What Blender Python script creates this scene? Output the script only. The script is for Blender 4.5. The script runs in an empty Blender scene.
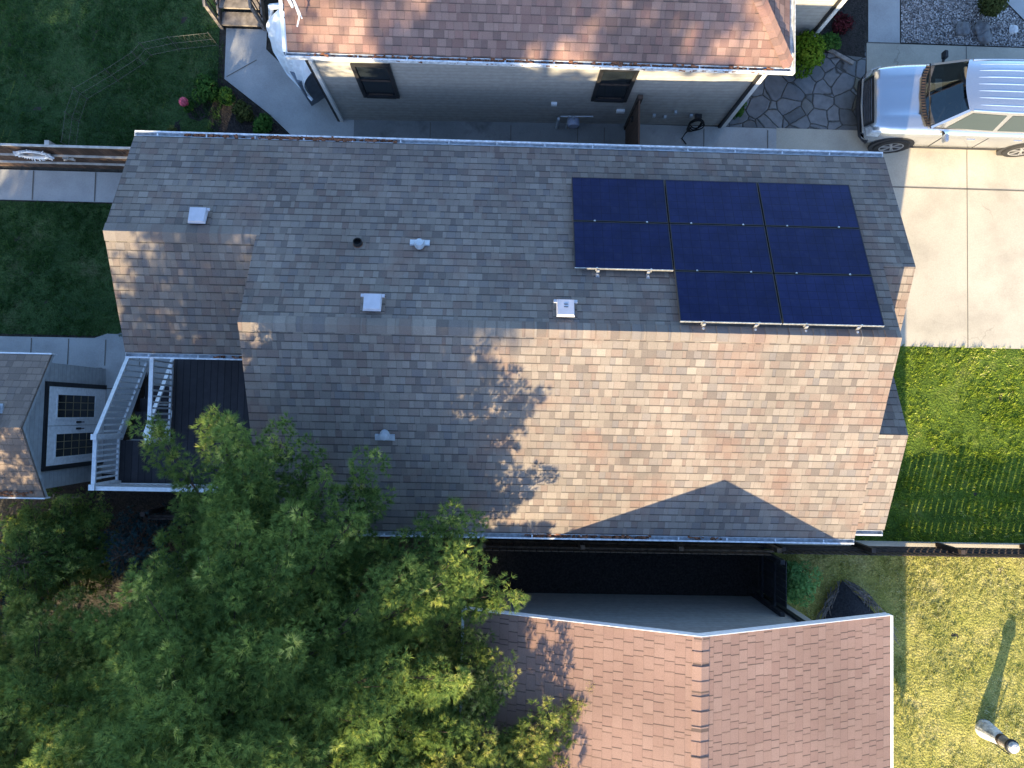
import bpy, bmesh, math, random
import numpy as np
from mathutils import Vector, Matrix
R = math.radians
rng = np.random.default_rng(7)
random.seed(7)
sc = bpy.context.scene
COL = sc.collection

# ------------------------------------------------------------------ helpers
class MB:
    """collects polygons (with uvs in metres) and links them as ONE mesh object"""
    def __init__(s): s.v=[]; s.f=[]; s.uv=[]; s.sm=[]
    def poly(s, pts, uv=None, smooth=False):
        b=len(s.v); s.v += [tuple(p) for p in pts]; s.f.append(list(range(b,b+len(pts))))
        if uv is None:
            a=Vector(pts[0]); n=Vector((0,0,0))
            for i in range(1,len(pts)-1): n += (Vector(pts[i])-a).cross(Vector(pts[i+1])-a)
            if n.length<1e-12: n=Vector((0,0,1))
            n.normalize()
            if abs(n.z)>.95: ux,uy=Vector((1,0,0)),Vector((0,1,0))
            else:
                ux=Vector((0,0,1)).cross(n).normalized(); uy=n.cross(ux)
            uv=[(Vector(p).dot(ux),Vector(p).dot(uy)) for p in pts]
        s.uv.append(uv); s.sm.append(smooth)
    def box(s, x0,x1,y0,y1,z0,z1):
        s.obox(Vector(((x0+x1)/2,(y0+y1)/2,(z0+z1)/2)), Vector((1,0,0))*(x1-x0)/2, Vector((0,1,0))*(y1-y0)/2, Vector((0,0,1))*(z1-z0)/2)
    def obox(s, c, a, b, d):
        c,a,b,d=Vector(c),Vector(a),Vector(b),Vector(d)
        P=lambda i,j,k: c+a*i+b*j+d*k
        for q in (((-1,-1,1),(1,-1,1),(1,1,1),(-1,1,1)),((-1,1,-1),(1,1,-1),(1,-1,-1),(-1,-1,-1)),
                  ((-1,-1,-1),(1,-1,-1),(1,-1,1),(-1,-1,1)),((1,1,-1),(-1,1,-1),(-1,1,1),(1,1,1)),
                  ((1,-1,-1),(1,1,-1),(1,1,1),(1,-1,1)),((-1,1,-1),(-1,-1,-1),(-1,-1,1),(-1,1,1))):
            s.poly([P(*t) for t in q])
    def bar(s, p, q, w, h=None, up=(0,0,1)):
        p,q=Vector(p),Vector(q); h=h or w; d=q-p; L=d.length; d=d/L
        sd=d.cross(Vector(up))
        if sd.length<1e-4: sd=d.cross(Vector((1,0,0)))
        sd.normalize(); u=sd.cross(d)
        s.obox((p+q)/2, d*L/2, sd*w/2, u*h/2)
    def tube(s, pts, rad, n=8, caps=True):
        pts=[Vector(p) for p in pts]
        if not hasattr(rad,'__len__'): rad=[rad]*len(pts)
        rings=[]
        ref=Vector((.3,.2,.93)).normalized()
        for i,p in enumerate(pts):
            d=(pts[min(i+1,len(pts)-1)]-pts[max(i-1,0)]).normalized()
            a=d.cross(ref)
            if a.length<.1: a=d.cross(Vector((1,0,0)))
            a.normalize(); b=d.cross(a)
            rings.append([p+(a*math.cos(t)+b*math.sin(t))*rad[i] for t in [2*math.pi*k/n for k in range(n)]])
        for i in range(len(rings)-1):
            for k in range(n):
                s.poly([rings[i][k],rings[i][(k+1)%n],rings[i+1][(k+1)%n],rings[i+1][k]],smooth=True)
        if caps: s.poly(rings[0][::-1]); s.poly(rings[-1])
    def lathe(s, c, prof, n=20, axis='z'):
        c=Vector(c)
        def P(r,h,t):
            if axis=='z': return c+Vector((r*math.cos(t),r*math.sin(t),h))
            if axis=='y': return c+Vector((r*math.cos(t),h,r*math.sin(t)))
            return c+Vector((h,r*math.cos(t),r*math.sin(t)))
        for i in range(len(prof)-1):
            for k in range(n):
                t0,t1=2*math.pi*k/n,2*math.pi*(k+1)/n
                s.poly([P(*prof[i],t0),P(*prof[i],t1),P(*prof[i+1],t1),P(*prof[i+1],t0)],smooth=True)
    def prism_x(s, prof, x0, x1):   # prof: (y,z) polygon swept along x
        a=[(x0,y,z) for y,z in prof]; b=[(x1,y,z) for y,z in prof]; n=len(prof)
        s.poly(a[::-1]); s.poly(b)
        for i in range(n): j=(i+1)%n; s.poly([a[i],a[j],b[j],b[i]])
    def prism_z(s, pts, z0, z1):
        a=[(x,y,z0) for x,y in pts]; b=[(x,y,z1) for x,y in pts]; n=len(pts)
        s.poly(a[::-1]); s.poly(b)
        for i in range(n): j=(i+1)%n; s.poly([a[i],a[j],b[j],b[i]])
    def slab(s, top, th, uv=None):  # roof sheet with thickness
        top=[Vector(p) for p in top]
        n=(top[1]-top[0]).cross(top[2]-top[0])
        if n.z<0:
            top=top[::-1]
            if uv: uv=uv[::-1]
        s.poly(top,uv)
        bot=[p-Vector((0,0,th)) for p in top]
        s.poly(bot[::-1]); k=len(top)
        for i in range(k): j=(i+1)%k; s.poly([top[j],top[i],bot[i],bot[j]])
    def build(s, name, m, parent=None, merge=False, bevel=0):
        off=Vector((0,0,0))
        if parent is not None:
            off=WLOC[parent]
        me=bpy.data.meshes.new(name)
        me.from_pydata([tuple(Vector(v)-off) for v in s.v],[],s.f)
        uvl=me.uv_layers.new(name='UVMap')
        flat=[c for u in s.uv for p in u for c in p]
        uvl.data.foreach_set('uv',flat)
        me.polygons.foreach_set('use_smooth',s.sm)
        me.materials.append(m)
        if merge or bevel:
            bm=bmesh.new(); bm.from_mesh(me); bmesh.ops.remove_doubles(bm,verts=bm.verts,dist=1e-4)
            if bevel: bmesh.ops.bevel(bm,geom=bm.edges[:],offset=bevel,segments=2,affect='EDGES',clamp_overlap=True)
            bm.to_mesh(me); bm.free()
        o=bpy.data.objects.new(name,me); COL.objects.link(o)
        if parent is not None: o.parent=parent
        WLOC[o]=off
        return o
WLOC={}
def arr_obj(name, V, F, m, parent=None, tone=None):
    off=np.array(WLOC[parent]) if parent is not None else np.zeros(3)
    me=bpy.data.meshes.new(name); V=np.asarray(V,np.float32)-off.astype(np.float32)
    k=F.shape[1]
    me.vertices.add(len(V)); me.vertices.foreach_set('co',V.ravel())
    me.loops.add(F.size); me.loops.foreach_set('vertex_index',F.ravel().astype(np.int32))
    me.polygons.add(len(F)); me.polygons.foreach_set('loop_start',np.arange(0,F.size,k,dtype=np.int32))
    me.update(calc_edges=True)
    if tone is not None:
        a=me.attributes.new('tone','FLOAT','POINT'); a.data.foreach_set('value',np.asarray(tone,np.float32))
    me.materials.append(m); o=bpy.data.objects.new(name,me); COL.objects.link(o)
    if parent is not None: o.parent=parent
    WLOC[o]=Vector(off)
    return o
def thing(name, label, cat, loc, group=None, rot=None):
    o=bpy.data.objects.new(name,None); COL.objects.link(o); o.location=loc; o.empty_display_size=.2
    if rot: o.rotation_euler=rot
    WLOC[o]=Vector((0,0,0)) if rot else Vector(loc)
    o['label']=label; o['category']=cat
    if group: o['group']=group
    return o
def tag(o,label,cat,group=None):
    o['label']=label; o['category']=cat
    if group: o['group']=group
    return o
def struct(o,kind='structure',label=None,cat=None):
    o['kind']=kind
    if label: o['label']=label; o['category']=cat
    return o
def copy_tree(o,parent=None):
    c=o.copy(); COL.objects.link(c)
    if parent is not None: c.parent=parent
    for ch in list(o.children): copy_tree(ch,c)
    return c

# ------------------------------------------------------------------ materials
class NT:
    def __init__(s,name):
        s.m=bpy.data.materials.new(name); s.m.use_nodes=True; s.t=s.m.node_tree; s.n=s.t.nodes
        s.b=s.n['Principled BSDF']; s.out=s.n['Material Output']
    def new(s,t,**k):
        x=s.n.new(t)
        for a,v in k.items(): setattr(x,a,v)
        return x
    def link(s,a,b): s.t.links.new(a,b)
    def val(s,sock,x):
        if isinstance(x,bpy.types.NodeSocket): s.link(x,sock)
        else: sock.default_value=x
    def math(s,op,a,b=0.0,c=None):
        x=s.new('ShaderNodeMath',operation=op); s.val(x.inputs[0],a); s.val(x.inputs[1],b)
        if c is not None: s.val(x.inputs[2],c)
        return x.outputs[0]
    def noise(s,scale,detail=4,vec=None,rough=.55):
        x=s.new('ShaderNodeTexNoise'); x.inputs['Scale'].default_value=scale; x.inputs['Detail'].default_value=detail; x.inputs['Roughness'].default_value=rough
        s.link(vec or s.coord(),x.inputs['Vector']); return x.outputs['Fac']
    def coord(s,w='Object'):
        if not hasattr(s,'tc'): s.tc=s.new('ShaderNodeTexCoord')
        return s.tc.outputs[w]
    def ramp(s,f,stops,interp='LINEAR'):
        x=s.new('ShaderNodeValToRGB'); s.link(f,x.inputs[0]); e=x.color_ramp; e.interpolation=interp
        while len(e.elements)<len(stops): e.elements.new(.5)
        for i,(p,c) in enumerate(stops): e.elements[i].position=p; e.elements[i].color=(*c,1) if len(c)==3 else c
        return x.outputs[0]
    def mix(s,f,a,b,mode='MIX'):
        x=s.new('ShaderNodeMix',data_type='RGBA',blend_type=mode)
        s.val(x.inputs[0],f); s.val(x.inputs[6],a if isinstance(a,bpy.types.NodeSocket) else (*a,1)); s.val(x.inputs[7],b if isinstance(b,bpy.types.NodeSocket) else (*b,1))
        return x.outputs[2]
    def bump(s,h,dist=.01,strength=1):
        x=s.new('ShaderNodeBump'); x.inputs['Distance'].default_value=dist; x.inputs['Strength'].default_value=strength
        s.link(h,x.inputs['Height']); s.link(x.outputs[0],s.b.inputs['Normal'])
    def base(s,c): s.val(s.b.inputs['Base Color'], c if isinstance(c,bpy.types.NodeSocket) else (*c,1))
def plain(name,col,rough=.7,metal=0,var=.12,vs=6,bump=0,bs=40,spec=.4):
    t=NT(name); d=tuple(c*(1-var*1.6) for c in col); l=tuple(min(1,c*(1+var)) for c in col)
    t.base(t.ramp(t.noise(vs,6),[(.3,d),(.7,l)]))
    t.b.inputs['Roughness'].default_value=rough; t.b.inputs['Metallic'].default_value=metal
    t.b.inputs['Specular IOR Level'].default_value=spec
    if bump: t.bump(t.noise(bs,3),bump)
    return t.m
def shingles(name,cols,course=.143,tab=.30,edge=.5,edgew=.12,stain=(.75,1.1),bump=.006,red=None,wh=1.0,wv=.5,vw=.022):
    t=NT(name); uv=t.coord('UV'); sp=t.new('ShaderNodeSeparateXYZ'); t.link(uv,sp.inputs[0]); u,v=sp.outputs[0],sp.outputs[1]
    vr=t.math('DIVIDE',v,course); row=t.math('FLOOR',vr); fv=t.math('FRACT',vr)
    wn=t.new('ShaderNodeTexWhiteNoise',noise_dimensions='1D'); t.link(row,wn.inputs['W'])
    u2=t.math('ADD',t.math('DIVIDE',u,tab),t.math('MULTIPLY',wn.outputs[0],37.0))
    cell=t.math('FLOOR',u2); fu=t.math('FRACT',u2)
    cb=t.new('ShaderNodeCombineXYZ'); t.link(cell,cb.inputs[0]); t.link(row,cb.inputs[1])
    w2=t.new('ShaderNodeTexWhiteNoise',noise_dimensions='3D'); t.link(cb.outputs[0],w2.inputs['Vector'])
    thr=t.math('MULTIPLY_ADD',w2.outputs[0],.5,.28)
    sub=t.math('GREATER_THAN',fu,thr)
    cb2=t.new('ShaderNodeCombineXYZ'); t.link(cell,cb2.inputs[0]); t.link(row,cb2.inputs[1]); t.link(t.math('ADD',sub,3.3),cb2.inputs[2])
    w3=t.new('ShaderNodeTexWhiteNoise',noise_dimensions='3D'); t.link(cb2.outputs[0],w3.inputs['Vector'])
    n=len(cols); c=t.ramp(w3.outputs[0],[(i/(n-1),k) for i,k in enumerate(cols)])
    # weathering
    c=t.mix(1.0,c,t.ramp(t.noise(.55,5),[(.3,(stain[0],)*3),(.7,(stain[1],)*3)]),'MULTIPLY')
    if red:
        c=t.mix(t.ramp(t.noise(1.3,3),[(.52,(0,0,0)),(.72,(.6,.6,.6))]),c,red)
    c=t.mix(.55,c,t.ramp(t.noise(90,2),[(.3,(.7,.7,.7)),(.7,(1.25,1.25,1.25))]),'MULTIPLY')
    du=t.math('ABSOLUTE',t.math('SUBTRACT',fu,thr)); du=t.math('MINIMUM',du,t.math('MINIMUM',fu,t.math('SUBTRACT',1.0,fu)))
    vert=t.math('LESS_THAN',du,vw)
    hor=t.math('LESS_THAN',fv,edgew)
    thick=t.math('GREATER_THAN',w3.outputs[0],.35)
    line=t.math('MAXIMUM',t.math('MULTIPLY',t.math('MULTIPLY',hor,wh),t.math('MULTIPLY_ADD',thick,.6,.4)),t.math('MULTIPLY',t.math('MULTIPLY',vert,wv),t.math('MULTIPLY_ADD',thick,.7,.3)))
    c=t.mix(t.math('MULTIPLY',line,edge),c,(.03,.028,.027))  # dark edge lines: shadow of the course and tab gaps put into the colour
    t.base(c); t.b.inputs['Roughness'].default_value=.92; t.b.inputs['Specular IOR Level'].default_value=.25
    h=t.math('MULTIPLY_ADD',thick,.5,t.math('SUBTRACT',1.0,fv)); h=t.math('SUBTRACT',h,t.math('MULTIPLY',vert,.5))
    h=t.math('ADD',h,t.math('MULTIPLY',t.noise(120,2),.5))
    t.bump(h,bump); return t.m
def boards(name,col,width=.14,axis=0,gap=.06,var=.25,rough=.75,gapcol=(.01,.01,.01),uvmode=True):
    """boards / lap siding: lines every `width` metres of the uv axis"""
    t=NT(name); sp=t.new('ShaderNodeSeparateXYZ'); t.link(t.coord('UV'),sp.inputs[0])
    x=t.math('DIVIDE',sp.outputs[axis],width); fx=t.math('FRACT',x); fl=t.math('FLOOR',x)
    wn=t.new('ShaderNodeTexWhiteNoise',noise_dimensions='1D'); t.link(fl,wn.inputs['W'])
    c=t.ramp(wn.outputs[0],[(0,tuple(k*(1-var) for k in col)),(1,tuple(k*(1+var) for k in col))])
    c=t.mix(.6,c,t.ramp(t.noise(9,5),[(.3,(.75,)*3),(.7,(1.15,)*3)]),'MULTIPLY')
    c=t.mix(t.math('LESS_THAN',fx,gap),c,gapcol)
    t.base(c); t.b.inputs['Roughness'].default_value=rough; t.b.inputs['Specular IOR Level'].default_value=.25
    t.bump(fx,.006); return t.m
def concrete(name,col,dirt=.5,seed=0):
    t=NT(name); o=t.coord()
    c=t.ramp(t.noise(1.1,6),[(.25,tuple(k*.72 for k in col)),(.6,col),(.8,tuple(k*1.1 for k in col))])
    c=t.mix(.5,c,t.ramp(t.noise(35,3),[(.3,(.85,)*3),(.7,(1.1,)*3)]),'MULTIPLY')
    c=t.mix(t.ramp(t.noise(.55+seed,4,rough=.7),[(.55,(0,0,0)),(.75,(dirt,)*3)]),c,tuple(k*.35 for k in col))
    v=t.new('ShaderNodeTexVoronoi',feature='DISTANCE_TO_EDGE'); v.inputs['Scale'].default_value=.42
    vm=t.new('ShaderNodeVectorMath',operation='MULTIPLY_ADD'); nz=t.new('ShaderNodeTexNoise'); nz.inputs['Scale'].default_value=1.7; nz.inputs['Detail'].default_value=6; t.link(o,nz.inputs['Vector'])
    t.link(nz.outputs['Color'],vm.inputs[0]); vm.inputs[1].default_value=(.7,.7,.7); t.link(o,vm.inputs[2]); t.link(vm.outputs[0],v.inputs['Vector'])
    c=t.mix(t.math('MULTIPLY',t.math('LESS_THAN',v.outputs[0],.004),t.ramp(t.noise(.8,2),[(.56,(0,0,0)),(.68,(.35,.35,.35))])),c,tuple(k*.3 for k in col))
    c=t.mix(t.ramp(t.noise(6,5,rough=.75),[(.62,(0,0,0)),(.78,(.35,.35,.35))]),c,tuple(k*.5 for k in col))
    t.base(c); t.b.inputs['Roughness'].default_value=.9; t.b.inputs['Specular IOR Level'].default_value=.25; t.bump(t.noise(60,4),.004); return t.m
def foliage(name,stops,trans=.25):
    t=NT(name); a=t.new('ShaderNodeAttribute',attribute_name='tone'); c=t.ramp(a.outputs['Fac'],stops)
    d=t.new('ShaderNodeBsdfDiffuse'); tr=t.new('ShaderNodeBsdfTranslucent'); mx=t.new('ShaderNodeMixShader'); mx.inputs[0].default_value=trans
    t.link(c,d.inputs[0]); t.link(c,tr.inputs[0]); t.link(d.outputs[0],mx.inputs[1]); t.link(tr.outputs[0],mx.inputs[2]); t.link(mx.outputs[0],t.out.inputs['Surface'])
    return t.m
M={}
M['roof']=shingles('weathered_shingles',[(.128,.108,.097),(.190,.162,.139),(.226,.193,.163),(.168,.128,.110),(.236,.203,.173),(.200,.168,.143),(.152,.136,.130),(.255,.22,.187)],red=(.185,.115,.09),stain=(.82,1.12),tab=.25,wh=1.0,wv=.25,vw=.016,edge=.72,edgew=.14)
M['roof_up']=shingles('brown_shingles',[(.21,.122,.10),(.29,.18,.145),(.19,.12,.10),(.32,.205,.165),(.26,.145,.118)],tab=.27,wv=.3,edge=.6)
M['roof_gar']=shingles('pinkish_shingles',[(.262,.165,.13),(.282,.182,.145),(.250,.155,.124),(.290,.19,.152)],course=.17,tab=.36,edge=.65,edgew=.06,stain=(.84,1.10),bump=.010,wh=.28,wv=1.0,vw=.024)  # strong tab-side lines: shadow from the low sun painted into the colour
M['roof_shed']=shingles('shed_shingles',[(.17,.135,.115),(.23,.18,.15),(.27,.21,.17),(.20,.16,.14)])
M['white']=plain('white_paint',(.74,.76,.78),.55,var=.10,vs=14)
M['gutter']=plain('white_gutter_metal',(.60,.63,.66),.5,var=.25,vs=12)
M['litter']=plain('leaf_litter',(.20,.085,.045),.95,var=.4,vs=30,bump=.01)
M['siding']=boards('pale_lap_siding',(.36,.345,.315),.13,1,.08,.03,.6,(.24,.235,.22))
M['siding_grey']=boards('grey_lap_siding',(.33,.35,.36),.15,1,.06,.03,.6,(.2,.21,.22))
M['siding_shed']=boards('grooved_shed_siding',(.40,.42,.43),.13,1,.07,.02,.65,(.25,.26,.27))
M['trim']=plain('pale_trim',(.60,.60,.58),.6,var=.08)
M['dark']=plain('dark_trim',(.018,.018,.02),.5,var=.3)
M['pane']=plain('dark_window_glass',(.012,.016,.02),.06,var=.1,spec=.6)
M['conc']=concrete('pale_concrete',(.46,.415,.335),.32)
M['walk']=concrete('grey_concrete',(.40,.40,.39),.35,.2)
M['dirtywalk']=concrete('stained_concrete',(.22,.225,.22),.9,.5)
M['joint']=plain('dark_joint',(.13,.12,.105),.95)
M['dirt']=plain('bare_earth',(.040,.035,.028),.98,var=.4,vs=5,bump=.03,bs=18)
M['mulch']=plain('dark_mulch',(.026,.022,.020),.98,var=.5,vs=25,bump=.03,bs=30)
M['deck']=boards('dark_deck_boards',(.038,.036,.042),.14,0,.07,.2,.6,(.006,.006,.007))
M['wood']=boards('brown_fence_boards',(.072,.046,.034),.14,0,.06,.35)
M['wood_dark']=plain('dark_stained_wood',(.055,.038,.030),.8,var=.35,vs=10)
M['wood_tan']=plain('light_brown_wood',(.19,.125,.082),.8,var=.35,vs=10)
M['wood_grey']=plain('weathered_grey_wood',(.23,.20,.175),.85,var=.3,vs=8)
M['cap']=plain('pale_fence_cap',(.42,.40,.37),.75,var=.2,vs=8)
M['charcoal']=plain('charcoal_boards',(.030,.030,.034),.7,var=.3)
M['metal']=plain('silver_clamp',(.50,.50,.50),.4,.8,var=.25,vs=20)
M['galv']=plain('galvanised_metal',(.46,.50,.54),.42,.35,var=.1)
M['vent']=plain('pale_vent_metal',(.46,.46,.51),.5,.0,var=.08)
M['black']=plain('black_rubber',(.012,.012,.013),.8,var=.3)
M['rust']=plain('rusty_stain',(.12,.055,.03),.9,var=.3)
M['bark']=plain('brown_bark',(.11,.075,.055),.95,var=.4,vs=12,bump=.02,bs=25)
M['stone']=plain('grey_boulder',(.20,.20,.205),.9,var=.3,vs=8,bump=.03,bs=12)
M['palestone']=plain('pale_rock',(.6,.6,.6),.85,var=.15,vs=8,bump=.02,bs=12)
M['pink']=plain('pink_petals',(.62,.10,.15),.7,var=.35,vs=30)
M['net']=plain('grey_netting',(.17,.155,.14),.95,var=.3,vs=20,bump=.02,bs=40)
M['tarp']=plain('white_sheet',(.62,.68,.74),.5,var=.1,vs=4,bump=.05,bs=5)
M['wire']=plain('pale_wire',(.13,.13,.11),.6,.2)
def car_paint():
    t=NT('silver_paint'); t.base((.54,.56,.59)); t.b.inputs['Metallic'].default_value=.9; t.b.inputs['Roughness'].default_value=.27
    t.b.inputs['Coat Weight'].default_value=.7; t.b.inputs['Coat Roughness'].default_value=.06
    t.bump(t.noise(2,2),.003); return t.m
M['paint']=car_paint()
def car_glass():
    t=NT('tinted_glass'); t.base((.03,.045,.05)); t.b.inputs['Roughness'].default_value=.05; t.b.inputs['Specular IOR Level'].default_value=.8
    return t.m
M['carglass']=car_glass()
def wind_glass():
    t=NT('windshield_glass'); g=t.new('ShaderNodeBsdfGlossy'); g.inputs['Roughness'].default_value=.03; g.inputs[0].default_value=(.75,.9,.95,1)
    tr=t.new('ShaderNodeBsdfTransparent'); tr.inputs[0].default_value=(.55,.66,.66,1); fr=t.new('ShaderNodeFresnel'); fr.inputs[0].default_value=1.75
    mx=t.new('ShaderNodeMixShader'); t.link(fr.outputs[0],mx.inputs[0]); t.link(tr.outputs[0],mx.inputs[1]); t.link(g.outputs[0],mx.inputs[2]); t.link(mx.outputs[0],t.out.inputs['Surface']); return t.m
M['windglass']=wind_glass()
M['rim']=plain('alloy_rim',(.42,.42,.43),.35,.7)
M['chrome']=plain('bright_chrome',(.8,.8,.82),.15,.9,var=.05)
M['lamp']=plain('clear_headlamp',(.55,.58,.6),.1,.2,var=.2,vs=20)
M['plastic']=plain('dark_plastic',(.022,.022,.024),.6,var=.2)
def solar_mat():
    t=NT('navy_solar_cells'); sp=t.new('ShaderNodeSeparateXYZ'); t.link(t.coord('UV'),sp.inputs[0])
    fx=t.math('FRACT',t.math('DIVIDE',sp.outputs[0],.0207)); fy=t.math('FRACT',t.math('DIVIDE',sp.outputs[1],.16))
    cx=t.math('FRACT',t.math('DIVIDE',sp.outputs[0],.166))
    c=t.ramp(t.noise(2.2,4),[(.3,(.007,.011,.045)),(.7,(.012,.018,.070))])
    oi=t.new('ShaderNodeObjectInfo'); c=t.mix(1.0,c,t.ramp(oi.outputs['Random'],[(0,(.78,.78,.8)),(1,(1.25,1.25,1.2))]),'MULTIPLY')
    c=t.mix(t.ramp(t.noise(5,6,rough=.7),[(.5,(0,0,0)),(.85,(.10,.10,.10))]),c,(.12,.12,.14))
    ln=t.math('MAXIMUM',t.math('LESS_THAN',fy,.05),t.math('LESS_THAN',cx,.045))
    c=t.mix(t.math('MULTIPLY',ln,.6),c,(.003,.004,.010))
    c=t.mix(t.math('MULTIPLY',t.math('LESS_THAN',fx,.12),.25),c,(.03,.04,.11))
    t.base(c); t.b.inputs['Roughness'].default_value=.3; t.b.inputs['Specular IOR Level'].default_value=.10
    return t.m
M['solar']=solar_mat()
def flag_mat():
    t=NT('flagstones'); o=t.coord()
    vm=t.new('ShaderNodeVectorMath',operation='MULTIPLY_ADD'); nz=t.new('ShaderNodeTexNoise'); nz.inputs['Scale'].default_value=2.2; t.link(o,nz.inputs['Vector'])
    t.link(nz.outputs['Color'],vm.inputs[0]); vm.inputs[1].default_value=(.10,.10,.10); t.link(o,vm.inputs[2])
    v=t.new('ShaderNodeTexVoronoi'); v.inputs['Scale'].default_value=2.7; t.link(vm.outputs[0],v.inputs['Vector'])
    e=t.new('ShaderNodeTexVoronoi',feature='DISTANCE_TO_EDGE'); e.inputs['Scale'].default_value=2.7; t.link(vm.outputs[0],e.inputs['Vector'])
    sp=t.new('ShaderNodeSeparateColor'); t.link(v.outputs['Color'],sp.inputs[0])
    c=t.ramp(sp.outputs[0],[(0,(.085,.09,.095)),(.3,(.14,.145,.15)),(.6,(.19,.195,.20)),(.85,(.12,.125,.135)),(.94,(.17,.15,.09)),(1,(.22,.11,.07))])
    c=t.mix(.7,c,t.ramp(t.noise(7,6),[(.3,(.65,)*3),(.7,(1.2,)*3)]),'MULTIPLY')
    j=t.ramp(t.math('ADD',e.outputs[0],t.math('MULTIPLY',t.math('SUBTRACT',t.noise(20,3),.5),.05)),[(.004,(1,1,1)),(.04,(0,0,0))])
    c=t.mix(j,c,(.030,.030,.028)); t.base(c); t.b.inputs['Roughness'].default_value=.85
    t.bump(t.ramp(e.outputs[0],[(0,(0,0,0)),(.06,(1,1,1))]),.025); return t.m
M['flag']=flag_mat()
def gravel_mat():
    t=NT('mixed_gravel'); v=t.new('ShaderNodeTexVoronoi'); v.inputs['Scale'].default_value=26; t.link(t.coord(),v.inputs['Vector'])
    sp=t.new('ShaderNodeSeparateColor'); t.link(v.outputs['Color'],sp.inputs[0])
    c=t.ramp(sp.outputs[0],[(0,(.16,.15,.145)),(.5,(.36,.335,.32)),(.85,(.5,.47,.46)),(1,(.7,.67,.65))])
    c=t.mix(t.ramp(v.outputs['Distance'],[(.35,(0,0,0)),(.75,(1,1,1))]),c,(.04,.038,.036))
    t.base(c); t.b.inputs['Roughness'].default_value=.9; t.bump(t.math('SUBTRACT',1.0,v.outputs['Distance']),.03); return t.m
M['gravel']=gravel_mat()
def turf(name,a,b,c_):
    t=NT(name); c=t.ramp(t.noise(1.2,6,rough=.65),[(.3,a),(.55,b),(.75,c_)])
    c=t.mix(.8,c,t.ramp(t.noise(28,4),[(.3,(.45,)*3),(.7,(1.3,)*3)]),'MULTIPLY')
    t.base(c); t.b.inputs['Roughness'].default_value=1; t.b.inputs['Specular IOR Level'].default_value=.1; t.bump(t.noise(22,4),.05); return t.m
M['turf']=turf('green_turf',(.05,.085,.014),(.10,.15,.022),(.18,.20,.05))
M['turf_dry']=turf('dry_turf',(.22,.23,.05),(.36,.33,.10),(.45,.39,.17))
M['turf_back']=turf('dim_turf',(.028,.06,.022),(.05,.09,.03),(.10,.11,.055))
M['grass']=foliage('bright_grass',[(0,(.05,.11,.015)),(.5,(.29,.38,.04)),(.85,(.53,.58,.11)),(1,(.75,.70,.32))],.35)
M['grass_dry']=foliage('yellow_grass',[(0,(.17,.22,.05)),(.5,(.50,.50,.20)),(.85,(.70,.66,.36)),(1,(.80,.75,.52))],.45)
M['grass_dim']=foliage('dark_grass',[(0,(.035,.09,.03)),(.5,(.065,.145,.042)),(.85,(.095,.18,.055)),(1,(.17,.20,.10))],.4)
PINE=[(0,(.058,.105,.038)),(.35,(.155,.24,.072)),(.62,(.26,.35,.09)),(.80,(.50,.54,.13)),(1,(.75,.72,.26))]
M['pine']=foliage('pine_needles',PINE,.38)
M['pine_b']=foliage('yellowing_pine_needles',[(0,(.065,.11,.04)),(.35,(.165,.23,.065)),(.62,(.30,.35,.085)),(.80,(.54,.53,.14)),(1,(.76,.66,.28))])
M['spruce']=foliage('blue_spruce_needles',[(0,(.025,.055,.058)),(.5,(.075,.14,.15)),(1,(.20,.31,.32))],.2)
M['leaf']=foliage('shrub_leaves',[(0,(.018,.05,.014)),(.5,(.045,.11,.025)),(1,(.10,.19,.04))])
M['leaf_fresh']=foliage('fresh_green_leaves',[(0,(.05,.13,.05)),(.5,(.12,.27,.09)),(1,(.24,.42,.15))],.4)
M['leaf_lime']=foliage('lime_leaves',[(0,(.035,.075,.01)),(.5,(.085,.16,.015)),(1,(.17,.25,.03))])
M['leaf_olive']=foliage('olive_leaves',[(0,(.03,.04,.015)),(.5,(.06,.075,.025)),(1,(.12,.13,.04))])
M['leaf_red']=foliage('dark_red_leaves',[(0,(.03,.010,.012)),(1,(.13,.03,.035))])
M['leaf_tree']=foliage('tree_leaves',[(0,(.03,.05,.015)),(1,(.10,.14,.035))])

# ------------------------------------------------------------------ ground
def sheet(name,pts,z,m,kind='structure'):
    b=MB(); b.poly([(x,y,z) for x,y in pts]); return struct(b.build(name,m),kind)
sheet('ground',[(-90,-90),(90,-90),(90,90),(-90,90)],0,M['dirt'])
def grid_sheet(name,x0,x1,y0,y1,z,m,amp=.03,step=.12):
    nx,ny=int((x1-x0)/step)+1,int((y1-y0)/step)+1
    X,Y=np.meshgrid(np.linspace(x0,x1,nx),np.linspace(y0,y1,ny))
    Z=z+amp*(np.sin(X*3.1+Y*1.7)*.3+np.sin(X*7.3-Y*5.1)*.25+rng.random(X.shape)*.5)*np.minimum(1,np.minimum(np.minimum(X-x0,x1-X),np.minimum(Y-y0,y1-Y))/.15)
    V=np.stack([X,Y,Z],-1).reshape(-1,3); i=np.arange(nx*ny).reshape(ny,nx)
    F=np.stack([i[:-1,:-1],i[:-1,1:],i[1:,1:],i[1:,:-1]],-1).reshape(-1,4)
    return struct(arr_obj(name,V,F,m))
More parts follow.
